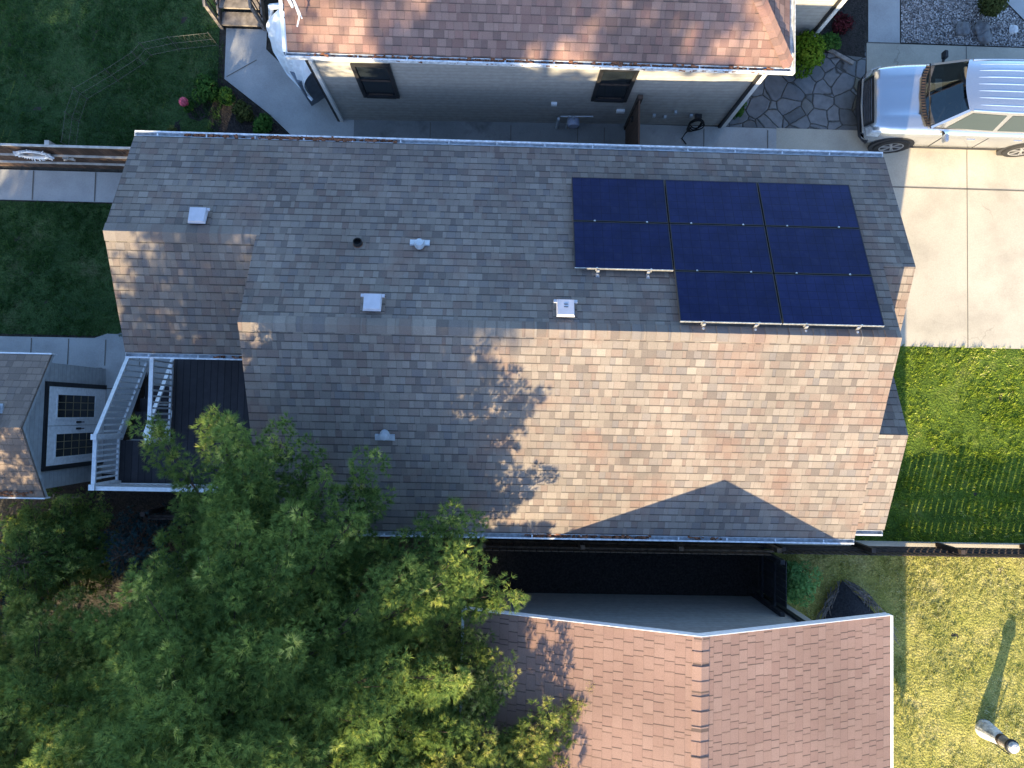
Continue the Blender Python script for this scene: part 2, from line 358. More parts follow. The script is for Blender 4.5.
def blades(name,label,x0,x1,y0,y1,n,m,h=(.03,.07),w=.012,excl=(),z=.02,tone_bias=0):
    """short grass over a rectangle as one object"""
    per=9; nt_=n//per
    tx=rng.uniform(x0,x1,nt_*3); ty=rng.uniform(y0,y1,nt_*3)
    td=.5+.5*np.sin(tx*2.3+np.sin(ty*1.9)*1.5)*np.sin(ty*2.7+1.1*np.sin(tx*1.3))
    k=rng.random(nt_*3)<(.3+.7*td)
    for e in excl: k&=~((tx>e[0])&(tx<e[1])&(ty>e[2])&(ty<e[3]))
    tx=tx[k][:nt_]; ty=ty[k][:nt_]; td=td[k][:nt_]; nt_=len(tx)
    tt=rng.normal(0,.2,nt_); th=rng.uniform(.5,1.5,nt_)
    x=np.repeat(tx,per)+rng.normal(0,.028,nt_*per); y=np.repeat(ty,per)+rng.normal(0,.028,nt_*per); dens=np.repeat(td*th,per); n=len(x)
    x=np.clip(x,x0,x1); y=np.clip(y,y0,y1)
    a=rng.uniform(0,2*np.pi,n); hh=rng.uniform(*h,n)*(.7+.6*dens); ln=rng.uniform(.2,1.1,n)*hh; b=rng.uniform(0,2*np.pi,n)
    V=np.zeros((n,3,3)); V[:,0]=np.stack([x+np.cos(a)*w/2,y+np.sin(a)*w/2,np.full(n,z-.005)],-1); V[:,1]=np.stack([x-np.cos(a)*w/2,y-np.sin(a)*w/2,np.full(n,z-.005)],-1)
    V[:,2]=np.stack([x+np.cos(b)*ln,y+np.sin(b)*ln,z+hh],-1)
    low=np.sin(x*1.1+2)*np.sin(y*1.4+x*.5)
    tone=np.clip(.42+.18*low+np.repeat(tt,per)+rng.normal(0,.12,n)+tone_bias,0,1)
    o=arr_obj(name,V.reshape(-1,3),np.arange(n*3).reshape(-1,3),m,tone=np.repeat(tone,3))
    o['kind']='stuff'; o['label']=label; o['category']='grass'; return o
# right side lawns
grid_sheet('lawn',5.2,16,-2.66,1.68,.012,M['turf'])
blades('grass','bright green lawn between driveway and picket fence',6.6,14,-2.64,1.70,42000,M['grass'],(.03,.075),.014)
grid_sheet('dry_lawn',5.95,16,-14,-2.88,.012,M['turf_dry'])
blades('dry_grass','yellowish lawn with the garden ornament',5.95,13.2,-8.2,-2.9,52000,M['grass_dry'],(.025,.06),.014,excl=[(-1,6.4,-13,-3.9)])
# left lawns
grid_sheet('back_lawn',-16,-6.35,5.32,16,.012,M['turf_back'])
blades('back_grass','dark green grass beyond the brown fence',-12.4,-6.25,5.3,10.5,52000,M['grass_dim'],(.03,.08),.014)
grid_sheet('side_lawn',-16,-7.0,1.5,4.42,.012,M['turf_back'])
blades('side_grass','small dark lawn between two paths',-12.2,-6.9,1.5,4.42,26000,M['grass_dim'],(.03,.07),.014,tone_bias=-.12)
# paths
sheet('driveway',[(6.2,1.68),(16,1.68),(16,8.59),(8.26,8.59),(8.26,6.56),(6.2,6.56)],.02,M['conc'])
def joint(name,p,q,w=.02,z=.025):
    b=MB(); p,q=Vector((*p,z)),Vector((*q,z)); d=(q-p).normalized(); s=Vector((-d.y,d.x,0))*w/2
    b.poly([p+s,p-s,q-s,q+s]); return struct(b.build(name,M['joint']))
joint('driveway_joint',(10.56,1.7),(10.56,8.58)); joint('driveway_joint',(7.0,5.29),(16,5.27),.03); joint('driveway_joint',(13.4,1.7),(13.4,8.58))
sheet('entry_path',[(8.30,8.597),(9.03,8.597),(9.03,16),(8.30,16)],.016,M['walk'])
joint('driveway_joint',(8.27,8.60),(9.03,8.60),.025,.026)
sheet('corner_path',[(11.3,16),(11.3,9.85),(11.95,9.2),(16,9.2),(16,16)],.03,M['walk'])
sheet('side_path',[(2.9,5.2),(8.12,5.2),(8.12,6.55),(2.9,6.55)],.018,M['walk'])
joint('driveway_joint',(4.55,5.6),(4.55,6.5),.02,.024); joint('driveway_joint',(6.0,5.6),(6.0,6.5),.02,.024)
sheet('stained_path',[(-3.3,5.2),(2.9,5.2),(2.9,6.7),(-3.3,6.6)],.018,M['dirtywalk'])
for x in (-1.6,.2,1.7,2.3): joint('path_joint',(x,5.6),(x,6.45),.02,.024)
sheet('garden_path',[(-6.2,8.45),(-6.2,7.30),(-5.2,6.55),(-4.55,5.95),(-4.2,5.2),(-3.3,5.2),(-3.3,6.6),(-3.55,6.75),(-4.4,7.15),(-5.3,8.0),(-5.3,8.45)],.018,M['walk'])
joint('path_joint',(-6.15,7.35),(-5.5,7.75),.02,.024)
sheet('back_path',[(-16,4.45),(-6.6,4.45),(-6.6,5.12),(-16,5.12)],.018,M['walk'])
for x in (-14.7,-13.4,-11.6,-10.28,-8.93,-7.6): joint('path_joint',(x,4.46),(x,5.11),.025,.024)
sheet('shed_path',[(-16,.80),(-8.6,.80),(-8.75,-1.5),(-6.6,-1.5),(-6.6,1.6),(-7.5,1.72),(-8.4,1.60),(-8.8,1.45),(-16,1.42)],.018,M['walk'])
for x in (-10.15,-9.35,-8.55,-7.8): joint('path_joint',(x,.85),(x,1.42),.022,.024)
joint('path_joint',(-8.5,.35),(-6.8,.4),.022,.024)
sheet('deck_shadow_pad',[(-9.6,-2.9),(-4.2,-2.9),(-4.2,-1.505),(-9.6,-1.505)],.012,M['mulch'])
sheet('patio',[(5.05,6.56),(8.16,6.56),(8.25,8.3),(8.22,8.62),(4.9,8.62)],.016,M['flag'])
sheet('mulch_bed',[(-7.5,5.3),(-7.3,6.6),(-6.8,7.1),(-6.25,7.2),(-5.25,6.52),(-4.6,5.92),(-4.3,5.3)],.022,M['mulch'])
sheet('red_mulch_bed',[(7.02,8.35),(8.22,8.25),(8.22,10.5),(7.02,10.5)],.020,M['mulch'])
sheet('gap_ground',[(-.2,-3.9),(5.84,-3.9),(5.84,-2.86),(-.2,-2.86)],.012,M['mulch'])  # very dark ground sheet between the two buildings
# gravel bed with loose pebbles
g=sheet('gravel',[(9.06,8.63),(16,8.6),(16,9.18),(11.95,9.18),(11.28,9.85),(11.28,16),(9.06,16)],.014,M['gravel'])
def pebbles(n,x0,x1,y0,y1):
    oct_v=np.array([(1,0,0),(-1,0,0),(0,1,0),(0,-1,0),(0,0,1),(0,0,-1)],float); oct_f=np.array([(0,2,4),(2,1,4),(1,3,4),(3,0,4),(2,0,5),(1,2,5),(3,1,5),(0,3,5)])
    P=np.stack([rng.uniform(x0,x1,n),rng.uniform(y0,y1,n),np.full(n,.02)],-1); s=rng.uniform(.012,.032,(n,1,1))*rng.uniform(.6,1.3,(n,6,1))
    V=(P[:,None,:]+oct_v[None]*s); F=(oct_f[None]+np.arange(n)[:,None,None]*6).reshape(-1,3)
    t=np.repeat(rng.random(n),6); return V.reshape(-1,3),F,t
V,F,t=pebbles(2600,9.1,12.4,8.66,10.4)
k=~((V[:,0]>11.1)&(V[:,1]>9.2)); kf=k[F].all(1)
M['pebble']=foliage('pebbles',[(0,(.14,.13,.125)),(.5,(.36,.335,.32)),(1,(.68,.65,.63))],0)
o=arr_obj('pebbles',V,F[kf],M['pebble'],tone=t); o['kind']='stuff'; o['label']='loose mixed grey gravel beside the driveway'; o['category']='gravel'
b=MB(); b.box(5.9,16,-2.775,-2.66,0,.05); struct(b.build('kerb_strip',M['conc']))

# ------------------------------------------------------------------ main house
PN=.4369
zN=lambda y: 2.88+PN*(4.293-y)
zS=lambda y: 2.58+.437*(y+2.24)
XW,XM0,XM1,XB=-6.8,-4.2,6.675,7.25
YR=1.375; YE=4.985; YS=-2.19
house=thing('house','long house with grey brown shingle roof carrying the solar panels','house',(0,1.4,0))
w=MB()
w.prism_x([(-1.95,0),(4.75,0),(4.75,2.58),(1.375,4.05),(-1.95,2.6)],-3.95,6.42)
w.prism_x([(1.2,0),(4.748,0),(4.748,2.57),(2.98,3.35),(1.2,2.55)],-6.5,-3.96)
w.prism_x([(-1.85,0),(4.746,0),(4.746,2.57),(2.684,3.47),(.953,2.72),(-.245,3.22),(-1.85,2.53)],6.43,6.98)
w.build('wall',M['siding_grey'],house)
r=MB(); TH=.05
def rslab(mb,x0,x1,ya,yb,fz,flip=1,th=TH,L0=0):
    """sheet over x0..x1 from eave line ya up to ridge line yb; uv u=x, v=slope length from eave"""
    za,zb=fz(ya),fz(yb); L=math.hypot(yb-ya,zb-za)
    mb.slab([(x0,ya,za),(x1,ya,za),(x1,yb,zb),(x0,yb,zb)],th,[(x0*flip,L0),(x1*flip,L0),(x1*flip,L0+L),(x0*flip,L0+L)])
rslab(r,XM0,XM1,YE,YR,zN)
rslab(r,XW,XM0,YE,2.98,zN)
rslab(r,XM1,XB,YE,2.684,zN)
rslab(r,XM0,XM1,YS,YR,zS)
zW=lambda y: zN(2.98)-.4389*(2.98-y)
rslab(r,XW,XM0,.97,2.98,zW)
zB1=lambda y: zN(2.684)-.437*(2.684-y)
zB2s=lambda y: 3.35-.437*(-.245-y)
zB2n=lambda y: 3.35-.437*(y+.245)
def lift(f,d): return lambda y: f(y)+d
X0=XM1-.35
rslab(r,X0,XB,.953,2.684,zB1)
rslab(r,X0,XB,.953,-.245,zB2n)
rslab(r,X0,XB,-2.03,-.245,zB2s)
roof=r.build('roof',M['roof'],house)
def ridgecaps(mb,p,q,na,nb,w=.15,step=.14):
    """overlapping cap shingles along p-q, na/nb: unit down-slope directions of both sides"""
    p,q=Vector(p),Vector(q); d=(q-p); n=int(d.length/step); d=d.normalized(); na,nb=Vector(na),Vector(nb)
    for i in range(n):
        a=p+d*(i*step); c=p+d*(i*step+step*1.35); up=Vector((0,0,1)); ua=random.uniform(0,40); 
        za,zc=.020+random.uniform(0,.005),.008
        A,C=a+up*za,c+up*zc
        off=round(random.random()*30)*.143+.02
        for s in (na,nb):
            P=[A,C,C+s*w,A+s*w]
            if (P[1]-P[0]).cross(P[2]-P[0]).z<0: P=P[::-1]; 
            mb.poly(P,[(ua,off),(ua+.1,off),(ua+.1,off+.10),(ua,off+.10)])
        mb.poly([A,A+na*w,A+na*w-up*.03,A-up*.03]); mb.poly([A,A-up*.03,A+nb*w-up*.03,A+nb*w])
cn,sn=math.cos(math.atan(.437)),math.sin(math.atan(.437))
DN,DS=(0,cn,-sn),(0,-cn,-sn)
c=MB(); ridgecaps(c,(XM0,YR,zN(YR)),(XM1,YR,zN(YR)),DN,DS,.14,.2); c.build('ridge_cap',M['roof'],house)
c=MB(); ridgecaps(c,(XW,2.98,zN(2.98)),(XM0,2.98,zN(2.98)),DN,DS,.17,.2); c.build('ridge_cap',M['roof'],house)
# fascia / rake trim under the roof edges
def rake(x,ya,yb,fz,sx):
    f=MB()
    za,zb=fz(ya)-TH-.006,fz(yb)-TH-.006
    f.poly([(x,ya,za),(x,yb,zb),(x,yb,zb-.14),(x,ya,za-.14)]); f.poly([(x-sx*.025,ya,za),(x-sx*.025,ya,za-.14),(x-sx*.025,yb,zb-.14),(x-sx*.025,yb,zb)])
    f.build('fascia',M['trim'],house)
rake(XW+.01,YE,2.98,zN,-1); rake(XW+.01,.97,2.98,zW,-1); rake(XM0+.01,2.7,YR,zN,-1); rake(XM0+.01,YS,YR,zS,-1)
rake(XB-.01,YE,2.684,zN,1); rake(XB-.01,.953,2.684,zB1,1); rake(XB-.01,.953,-.245,zB2n,1); rake(XB-.01,-2.03,-.245,zB2s,1); rake(XM1-.01,YS,YR,zS,1)
# soffits close the eaves
for q in ((XM0+.05,6.42,-2.2,-1.96,2.42,2.45),(XW+.05,XB-.05,4.755,5.0,2.40,2.43),(XW+.05,-3.98,.95,1.19,2.36,2.39)):
    s=MB(); s.box(*q); s.build('soffit',M['trim'],house)
def gutter(name,x0,x1,y,z,side,parent,litter=()):
    """open trough along x; y is the roof edge, side=+1 trough lies to +y"""
    g=MB(); t=.008; ya,yb=sorted((y+side*.010,y+side*.092))
    g.box(x0,x1,ya,yb,z-.11,z-.10); g.box(x0,x1,ya,ya+t,z-.098,z); g.box(x0,x1,yb-t,yb,z-.098,z)
    yl=yb if side>0 else ya; g.box(x0,x1,yl-.014,yl+.014,z+.002,z+.014)
    g.box(x0-.006,x0,ya,yb,z-.11,z); g.box(x1,x1+.006,ya,yb,z-.11,z)
    n=int((x1-x0)/.9)
    for i in range(n): g.box(x0+.4+i*.9,x0+.425+i*.9,ya+.01,yb-.02,z-.012,z-.002)
    o=g.build(name,M['gutter'],parent)
    for a,bb,dens in litter:
        L=MB(); k=int((bb-a)*dens)
        for _ in range(k):
            X=random.uniform(a,bb); Y=random.uniform(ya+.01,yb-.01); rr=random.uniform(.015,.04); zz=z-.05+random.uniform(-.02,.055)
            L.obox((X,Y,zz),Vector((rr,random.uniform(-.01,.01),random.uniform(-.01,.01))),(0,rr*.6,.004),(0,0,rr*.4))
        L.build('leaf_litter',M['litter'],o)['kind']='stuff'
    return o
gutter('gutter',XW,XB-.02,YE,2.56,1,house,[(-4.35,-2.75,150),(-2.7,-1.9,25),(-5.9,-4.4,30)])
gutter('gutter',XM0,XM1,YS,2.58,-1,house,[(.6,1.9,55),(2.0,2.9,60),(3.6,4.3,20)])
gutter('gutter',XW,XM0-.02,.97,2.55,-1,house,[(-5.2,-4.5,25)])
gutter('gutter',XM1+.03,XB-.02,-2.03,2.54,-1,house)
# downspout at the north east corner
b=MB(); b.box(6.99,7.06,4.78,4.86,.1,2.4); b.build('downspout',M['gutter'],house)

# roof fittings
TILT=-math.atan(PN)
def fitting(name,label,cat,x,y,fz,group=None,south=False):
    return thing(name,label,cat,(x,y,fz(y)+.002),group,(TILT if not south else -TILT,0,0))
def box_vent(label,x,y,fz,gr,ears=2,hole=False):
    t=fitting('roof_vent',label,'roof vent',x,y,fz,gr)
    m=MB(); m.poly([(-.20,-.17,.004),(.20,-.17,.004),(.20,.17,.004),(-.20,.17,.004)])
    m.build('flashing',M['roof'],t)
    h=MB(); a=[(-.15,-.16),(.15,-.16),(.15,.13),(-.15,.13)]
    top=[(-.13,-.15,.11),(.13,-.15,.11),(.14,.12,.14),(-.14,.12,.14)]
    bot=[(x_,y_,.05) for x_,y_ in a]
    h.poly(top)
    for i in range(4): j=(i+1)%4; h.poly([bot[i],bot[j],top[j],top[i]])
    h.poly(bot[::-1])
    h.build('hood',M['vent'],t)
    th=MB(); th.box(-.12,.12,-.13,.10,.006,.05); th.build('throat',M['dark'],t)
    for sg in ((-1,1) if ears==2 else (1,)):
        e=MB(); e.obox((sg*.165,.105,.105),(.03,0,0),(0,.026,0),(0,0,.012)); e.build('side_lug',M['vent'],t)
    if hole:
        k=MB(); k.box(-.03,.04,.03,.042,.128,.1345); k.build('slot',M['plastic'],t); k=MB(); k.box(-.03,.04,-.02,-.008,.121,.129); k.build('slot',M['plastic'],t)
    return t
box_vent('pale box vent on the low west wing of the grey shingle roof',-5.23,3.28,zN,'box vents on the shaded roof slope','r')
box_vent('lilac grey box vent in shade near the ridge, left of the solar panels by far',-2.06,1.74,zN,'box vents on the shaded roof slope')
box_vent('bluish box vent just below and left of the solar panels, near the sunlit ridge',1.11,1.72,zN,'box vents on the shaded roof slope',2,True)
t=fitting('vent_pipe','short black open vent pipe with rusty collar on shaded roof slope','vent pipe',-2.434,2.853,zN)
m=MB(); m.lathe((0,0,0),[(.085,.004),(.07,.015),(.06,.03)],18); m.build('collar',M['rust'],t)
m=MB(); m.lathe((0,0,0),[(.075,.0),(.075,.08),(.066,.08),(.066,.01),(0,.01)],18); m.build('pipe',M['black'],t)
def dome_vent(label,x,y,fz,south,name='hooded_vent'):
    t=fitting(name,label,'roof vent',x,y,fz,None,south)
    m=MB(); m.poly([(-.17,-.06,.006),(.17,-.06,.006),(.17,.06,.006),(-.17,.06,.006)][::1]); m.box(-.17,.17,-.05,.05,.007,.03); m.build('flange',M['galv'],t)
    h=MB(); sgn=-1 if not south else 1
    n=10; pr=[]
    for i in range(n+1):
        a=math.pi*i/n; pr.append((.095*math.cos(a),sgn*(.02+.14*math.sin(a))))
    lo=[(p[0],p[1],.03) for p in pr]; hi=[(p[0]*.85,p[1]*.85,.12) for p in pr]
    for i in range(n): h.poly([lo[i],lo[i+1],hi[i+1],hi[i]],smooth=True)
    h.poly(hi); h.poly([lo[0],hi[0],hi[n],lo[n]])
    h.build('hood',M['galv'],t)
    k=MB(); k.lathe((0,sgn*.05,.118),[(0,.012),(.05,.010),(.06,.004)],14); k.build('cap',M['galv'],t)
    return t
dome_vent('shiny rounded metal vent with wide flange right of the black vent pipe',-1.373,2.90,zN,False)
dome_vent('rounded blue grey vent alone on the shaded south slope near the pine',-1.90,-.458,zS,True)

# ------------------------------------------------------------------ solar panels
PW,PH=1.70,1.0016
ang=-R(23.6)
def make_panel(bottom):
    t=bpy.data.objects.new('solar_panel',None); COL.objects.link(t); WLOC[t]=Vector((0,0,0)); t.empty_display_size=.2
    W,Hh,T=PW-.022,PH-.018,.035
    g=MB(); g.poly([(.012,-Hh+.012,0),(W-.012,-Hh+.012,0),(W-.012,-.012,0),(.012,-.012,0)],[(0,0),(W,0),(W,Hh),(0,Hh)]); g.build('cell_sheet',M['solar'],t)
    fr=MB()
    fr.box(0,W,-.012,0,-T,.003); fr.box(0,.012,-Hh+.012,-.012,-T,.003); fr.box(W-.012,W,-Hh+.012,-.012,-T,.003)
    if not bottom: fr.box(0,W,-Hh,-Hh+.012,-T,.003)
    fr.poly([(.01,-.01,-T+.005),(W-.01,-.01,-T+.005),(W-.01,-Hh+.01,-T+.005),(.01,-Hh+.01,-T+.005)])
    fr.build('frame',M['plastic'],t)
    if bottom:
        e=MB(); e.box(0,W,-Hh,-Hh+.008,-T,.003); e.build('edge_rail',M['metal'],t)
        for x in (.40,1.26):
            k=MB(); k.box(x-.03,x+.03,-Hh-.10,-Hh-.014,-.128,-.112); k.box(x-.025,x+.025,-Hh-.03,-Hh-.014,-.11,-.02); k.lathe((x,-Hh-.07,-.112),[(.022,0),(.022,.02),(0,.022)],8); k.build('mounting_foot',M['metal'],t)
    for x in (.38,1.30):
        k=MB(); k.box(x-.016,x+.016,-Hh-.012,-Hh+.012,.004,.010); k.lathe((x,-Hh,.012),[(.012,0),(.012,.008),(0,.009)],8); k.build('clamp',M['metal'],t)
    for x in (.38,1.30):
        r_=MB(); r_.box(x-.02,x+.02,-Hh,-.0,-.10,-T); r_.build('support_rail',M['metal'],t)
    return t
pA,pB=make_panel(False),make_panel(True)
usedA=usedB=False
names={(0,0):'top left solar panel at the corner nearest the black vent pipe',(0,1):'middle panel of the top row of solar panels',(0,2):'top right corner solar panel nearest the silver car',
(1,0):'left panel of the middle row, with silver feet along its lower edge',(1,1):'centre panel of the array, between two other panels in the middle row',(1,2):'right panel of the middle row of solar panels',
(2,1):'left panel of the lowest row of solar panels, beside bare shingles',(2,2):'lower right corner solar panel nearest the sunlit ridge'}
ca,sa=math.cos(ang),math.sin(ang)
for (i,j),lab in names.items():
    bot=(i,j) in ((1,0),(2,1),(2,2))
    src=pB if bot else pA
    if (bot and not usedB) or (not bot and not usedA): o=src
    else: o=copy_tree(src)
    if bot: usedB=True
    else: usedA=True
    yl=-i*PH
    o.location=(1.279+j*PW, 4.2934+yl*ca, 3.009+yl*sa); o.rotation_euler=(ang,0,0)
    o['label']=lab; o['category']='solar panel'; o['group']='navy solar panels on the roof'

# ------------------------------------------------------------------ deck
deck=thing('deck','raised dark board deck with white railings behind the long house','deck',(-6,-.3,0))
ZD=.95
m=MB()
def floorquad(x0,x1,y0,y1): m.box(x0,x1,y0,y1,ZD-.04,ZD)
floorquad(-6.62,-4.0,-.72,1.15); floorquad(-7.68,-4.0,-1.60,-.722)
m.build('floor',M['deck'],deck)
m=MB(); m.box(-7.68,-4.0,-1.635,-1.605,ZD-.28,ZD-.005); m.box(-7.71,-7.685,-1.60,-.72,ZD-.28,ZD-.005); m.box(-6.66,-6.625,-.72,1.15,ZD-.28,ZD-.045); m.build('rim_board',M['wood_dark'],deck)
for x,y in ((-7.6,-1.53),(-5.8,-1.53),(-4.3,-1.53),(-6.6,.9)):
    m=MB(); m.box(x-.05,x+.05,y-.05,y+.05,0,ZD-.05); m.build('support_post',M['wood_dark'],deck)
def railing(p,q,post_ends=(True,True),nb=8,h=.93,dz=(0,0),name='railing'):
    p,q=Vector(p),Vector(q)
    up=Vector((0,0,1)); a,b2=p+up*h,q+up*h
    t=MB(); t.bar(a,b2,.075,.04); top=t.build(name,M['white'],deck)
    t=MB(); t.bar(p+up*.09,q+up*.09,.045,.04); t.build('bottom_rail',M['white'],top)
    for i in range(nb):
        c_=p.lerp(q,(i+.5)/nb); t=MB(); t.bar(c_+up*.11,c_+up*(h-.02),.034,.034); t.build('baluster',M['white'],top)
    for e,f_ in ((p,post_ends[0]),(q,post_ends[1])):
        if f_: 
            t=MB(); t.bar(e+up*.0,e+up*(h+.05),.085); t.obox(e+up*(h+.06),(.055,0,0),(0,.055,0),(0,0,.012)); t.build('post',M['white'],top)
    return top
railing((-7.65,-.62,ZD),(-7.65,-1.58,ZD),(True,True),9)
railing((-7.60,-1.60,ZD),(-4.4,-1.60,ZD),(False,True),26)
railing((-6.64,-.68,ZD),(-6.64,.93,ZD),(True,False),14)
railing((-7.65,1.02,-.14),(-7.65,-.58,ZD),(False,False),13)      # stair rail, descends to the north
railing((-6.72,1.02,-.14),(-6.72,-.58,ZD),(False,False),4,name='handrail')
for i in range(4):
    z=ZD-.19*(i+1); y=-.70+.28*i
    st=MB(); st.box(-7.58,-6.76,y,y+.29,z-.04,z); st.build('stair_tread',M['deck'],deck)
for x in (-7.62,-6.72):
    st=MB(); st.poly([(x-.02,-.72,ZD-.05),(x-.02,.75,0.02),(x-.02,.45,0.02),(x-.02,-.72,ZD-.33)]); st.poly([(x+.02,-.72,ZD-.05),(x+.02,-.72,ZD-.33),(x+.02,.45,.02),(x+.02,.75,.02)])
    st.build('stringer',M['wood_dark'],deck)

# ------------------------------------------------------------------ shed
shed=thing('shed','small pale lap sided shed with white double door beside the deck stairs','shed',(-10,-.5,0))
sw=MB()
RZ,EZ=2.88,2.16
prof=[(-1.62,0),(.78,0),(.78,EZ-.02),(-.44,RZ-.10),(-1.62,EZ-.03)]
sw.prism_x(prof,-11.6,-8.52); sw.build('wall',M['siding_shed'],shed)
sr=MB()
def sl(y0,z0,y1,z1):
    L=math.hypot(y1-y0,z1-z0); sr.slab([(-11.75,y0,z0),(-8.41,y0,z0),(-8.41,y1,z1),(-11.75,y1,z1)],.05,[(-11.75,0),(-8.41,0),(-8.41,L),(-11.75,L)])
sl(.92,EZ-.03,-.44,RZ); sl(-1.76,EZ-.03,-.44,RZ)
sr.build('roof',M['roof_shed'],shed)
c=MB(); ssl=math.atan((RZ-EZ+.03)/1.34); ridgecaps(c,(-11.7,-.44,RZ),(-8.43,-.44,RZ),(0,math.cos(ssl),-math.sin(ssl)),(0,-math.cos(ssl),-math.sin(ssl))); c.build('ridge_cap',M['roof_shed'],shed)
f=MB()
for y0 in (.92,-1.76): f=MB(); f.poly([(-8.415,y0,EZ-.085),(-8.415,-.44,RZ-.056),(-8.415,-.44,RZ-.13),(-8.415,y0,EZ-.155)]); f.poly([(-8.44,y0,EZ-.085),(-8.44,y0,EZ-.155),(-8.44,-.44,RZ-.13),(-8.44,-.44,RZ-.056)]); f.build('fascia',M['siding_shed'],shed)
for q in ((-11.7,-8.40,-1.79,-1.765,EZ-.20,EZ-.03),(-11.7,-8.40,.925,.95,EZ-.20,EZ-.03)):
    f=MB(); f.box(*q); f.build('eave_board',M['white'],shed)
L=MB()
for _ in range(140):
    X=random.uniform(-11.5,-8.6); Y=random.uniform(-1.74,-1.64); L.obox((X,Y,zz:=EZ-.03+(Y+1.76)*.55+.02),(random.uniform(.01,.03),0,0),(0,.014,.006),(0,0,.006))
L.build('leaf_litter',M['litter'],shed)['kind']='stuff'
fr=MB(); y0,y1=-1.19,.33; X=-8.505
fr.box(X-.03,X+.02,y0-.09,y0-.002,0,2.0); fr.box(X-.03,X+.02,y1+.002,y1+.09,0,2.0); fr.box(X-.03,X+.02,y0-.09,y1+.09,2.002,2.09); fr.build('door_frame',M['dark'],shed)
for (a,bq) in ((y0,(y0+y1)/2-.006),((y0+y1)/2+.006,y1)):
    d=MB(); d.box(X-.03,X+.012,a,bq,.04,1.995); door=d.build('door',M['white'],shed)
    wdt=bq-a; ym=(a+bq)/2
    pn=MB(); pn.poly([(X+.014,ym-.22,.45),(X+.014,ym+.22,.45),(X+.014,ym+.22,1.72),(X+.014,ym-.22,1.72)]); pane=pn.build('window_pane',M['pane'],door)
    gd=MB()
    for k in range(1,3): gd.box(X+.015,X+.02,ym-.22+k*.147-.006,ym-.22+k*.147+.006,.45,1.72)
    for k in range(1,5): gd.box(X+.015,X+.021,ym-.22,ym+.22,.45+k*.254-.006,.45+k*.254+.006)
    gd.build('muntin',plain('brass_muntin',(.28,.22,.12),.5) if 'brass_muntin' not in bpy.data.materials else bpy.data.materials['brass_muntin'],door)
    mo=MB(); mo.box(X+.013,X+.024,ym-.26,ym-.222,.41,1.76); mo.box(X+.013,X+.024,ym+.222,ym+.26,.41,1.76); mo.box(X+.013,X+.024,ym-.222,ym+.222,.41,.448); mo.box(X+.013,X+.024,ym-.222,ym+.222,1.722,1.76); mo.build('moulding',M['white'],door)
    hy=bq-.06 if bq<-.3 else a+.06
    hd=MB(); hd.box(X+.014,X+.026,hy-.02,hy+.02,.92,1.08); hd.tube([(X+.03,hy,1.0),(X+.07,hy,1.0),(X+.07,hy,.90)],.011,8); hd.build('handle',M['dark'],door)
v=thing('roof_vent','white box vent on the small shed roof beside its ridge','roof vent',(-9.08,-.24,2.79))
m=MB(); m.box(-9.28,-8.88,-.42,-.06,2.74,2.92); m.build('hood',M['vent'],v,bevel=.01)
m=MB(); m.box(-9.32,-8.84,-.46,-.02,2.70,2.745); m.build('flange',M['galv'],v)

# ------------------------------------------------------------------ neighbour house (north)
nb=thing('neighbour_house','beige sided house with brown shingle roof across the narrow passage','house',(0.7,9.5,0))
w=MB()
w.prism_z([(-3.55,6.46),(4.95,6.58),(4.9,14.2),(-3.6,14.1)],0,2.84)
w.build('wall',M['siding'],nb)
rz=lambda y: 2.88+.42*(y-6.52)
r=MB(); r2=10.4; hx=5.31-.71*(r2-6.52)
def up_slab(pts):
    s_=1/math.cos(math.atan(.42)); r.slab([(x,y,rz(y)) for x,y in pts],.05,[(x,(y-6.52)*s_) for x,y in pts])
up_slab([(-3.95,6.52),(5.31,6.52),(hx,r2),(-3.95,r2)])
zr=rz(r2)
r.slab([(-3.95,2*r2-6.52,2.88),(5.31,2*r2-6.52,2.88),(hx,r2,zr),(-3.95,r2,zr)],.05)
Lh=math.hypot(5.31-hx,zr-2.88)
r.slab([(5.31,6.52,2.88),(5.31,2*r2-6.52,2.88),(hx,r2,zr)],.05,[(0,0),(2*(r2-6.52),0),(r2-6.52,Lh)])
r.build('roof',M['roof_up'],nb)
hc=MB(); hd_=Vector((hx-5.31,r2-6.52,zr-2.88)).normalized()
ridgecaps(hc,(5.31,6.52,2.885),(hx,r2,zr+.005),Vector((-.9,-.25,-.02)).normalized()*1, Vector((.35,.85,.10)).normalized(),.14)
hc.build('hip_cap',M['roof_up'],nb)
def gutter_up():
    o=gutter('gutter',-3.98,5.33,6.515,2.87,-1,nb,[(-3.6,5.0,38)]); return o
gutter_up()
b=MB(); b.box(5.315,5.42,6.42,14.2,2.76,2.775); b.box(5.41,5.42,6.42,14.2,2.777,2.87); b.build('gutter',M['gutter'],nb)
b=MB(); s_=.42
b.poly([(-3.97,6.5,2.885),(-4.03,6.5,2.885),(-4.03,r2,zr+.01),(-3.97,r2,zr+.01)][::-1]); b.poly([(-4.03,6.5,2.72),(-4.03,r2,zr-.16),(-4.03,r2,zr+.01),(-4.03,6.5,2.885)][::-1]); b.build('rake_trim',M['white'],nb)
for q in ((-3.60,-3.53,6.40,6.455,0.0,2.74),(4.93,5.02,6.52,6.60,0,2.8)):
    b=MB(); b.box(*q); b.build('corner_board',M['trim'],nb)
for q in ((-3.66,-3.603,6.41,6.5,0.0,2.74),(4.87,4.928,6.515,6.57,0,2.8)):
    b=MB(); b.box(*q); b.build('corner_shadow_trim',M['dark'],nb)
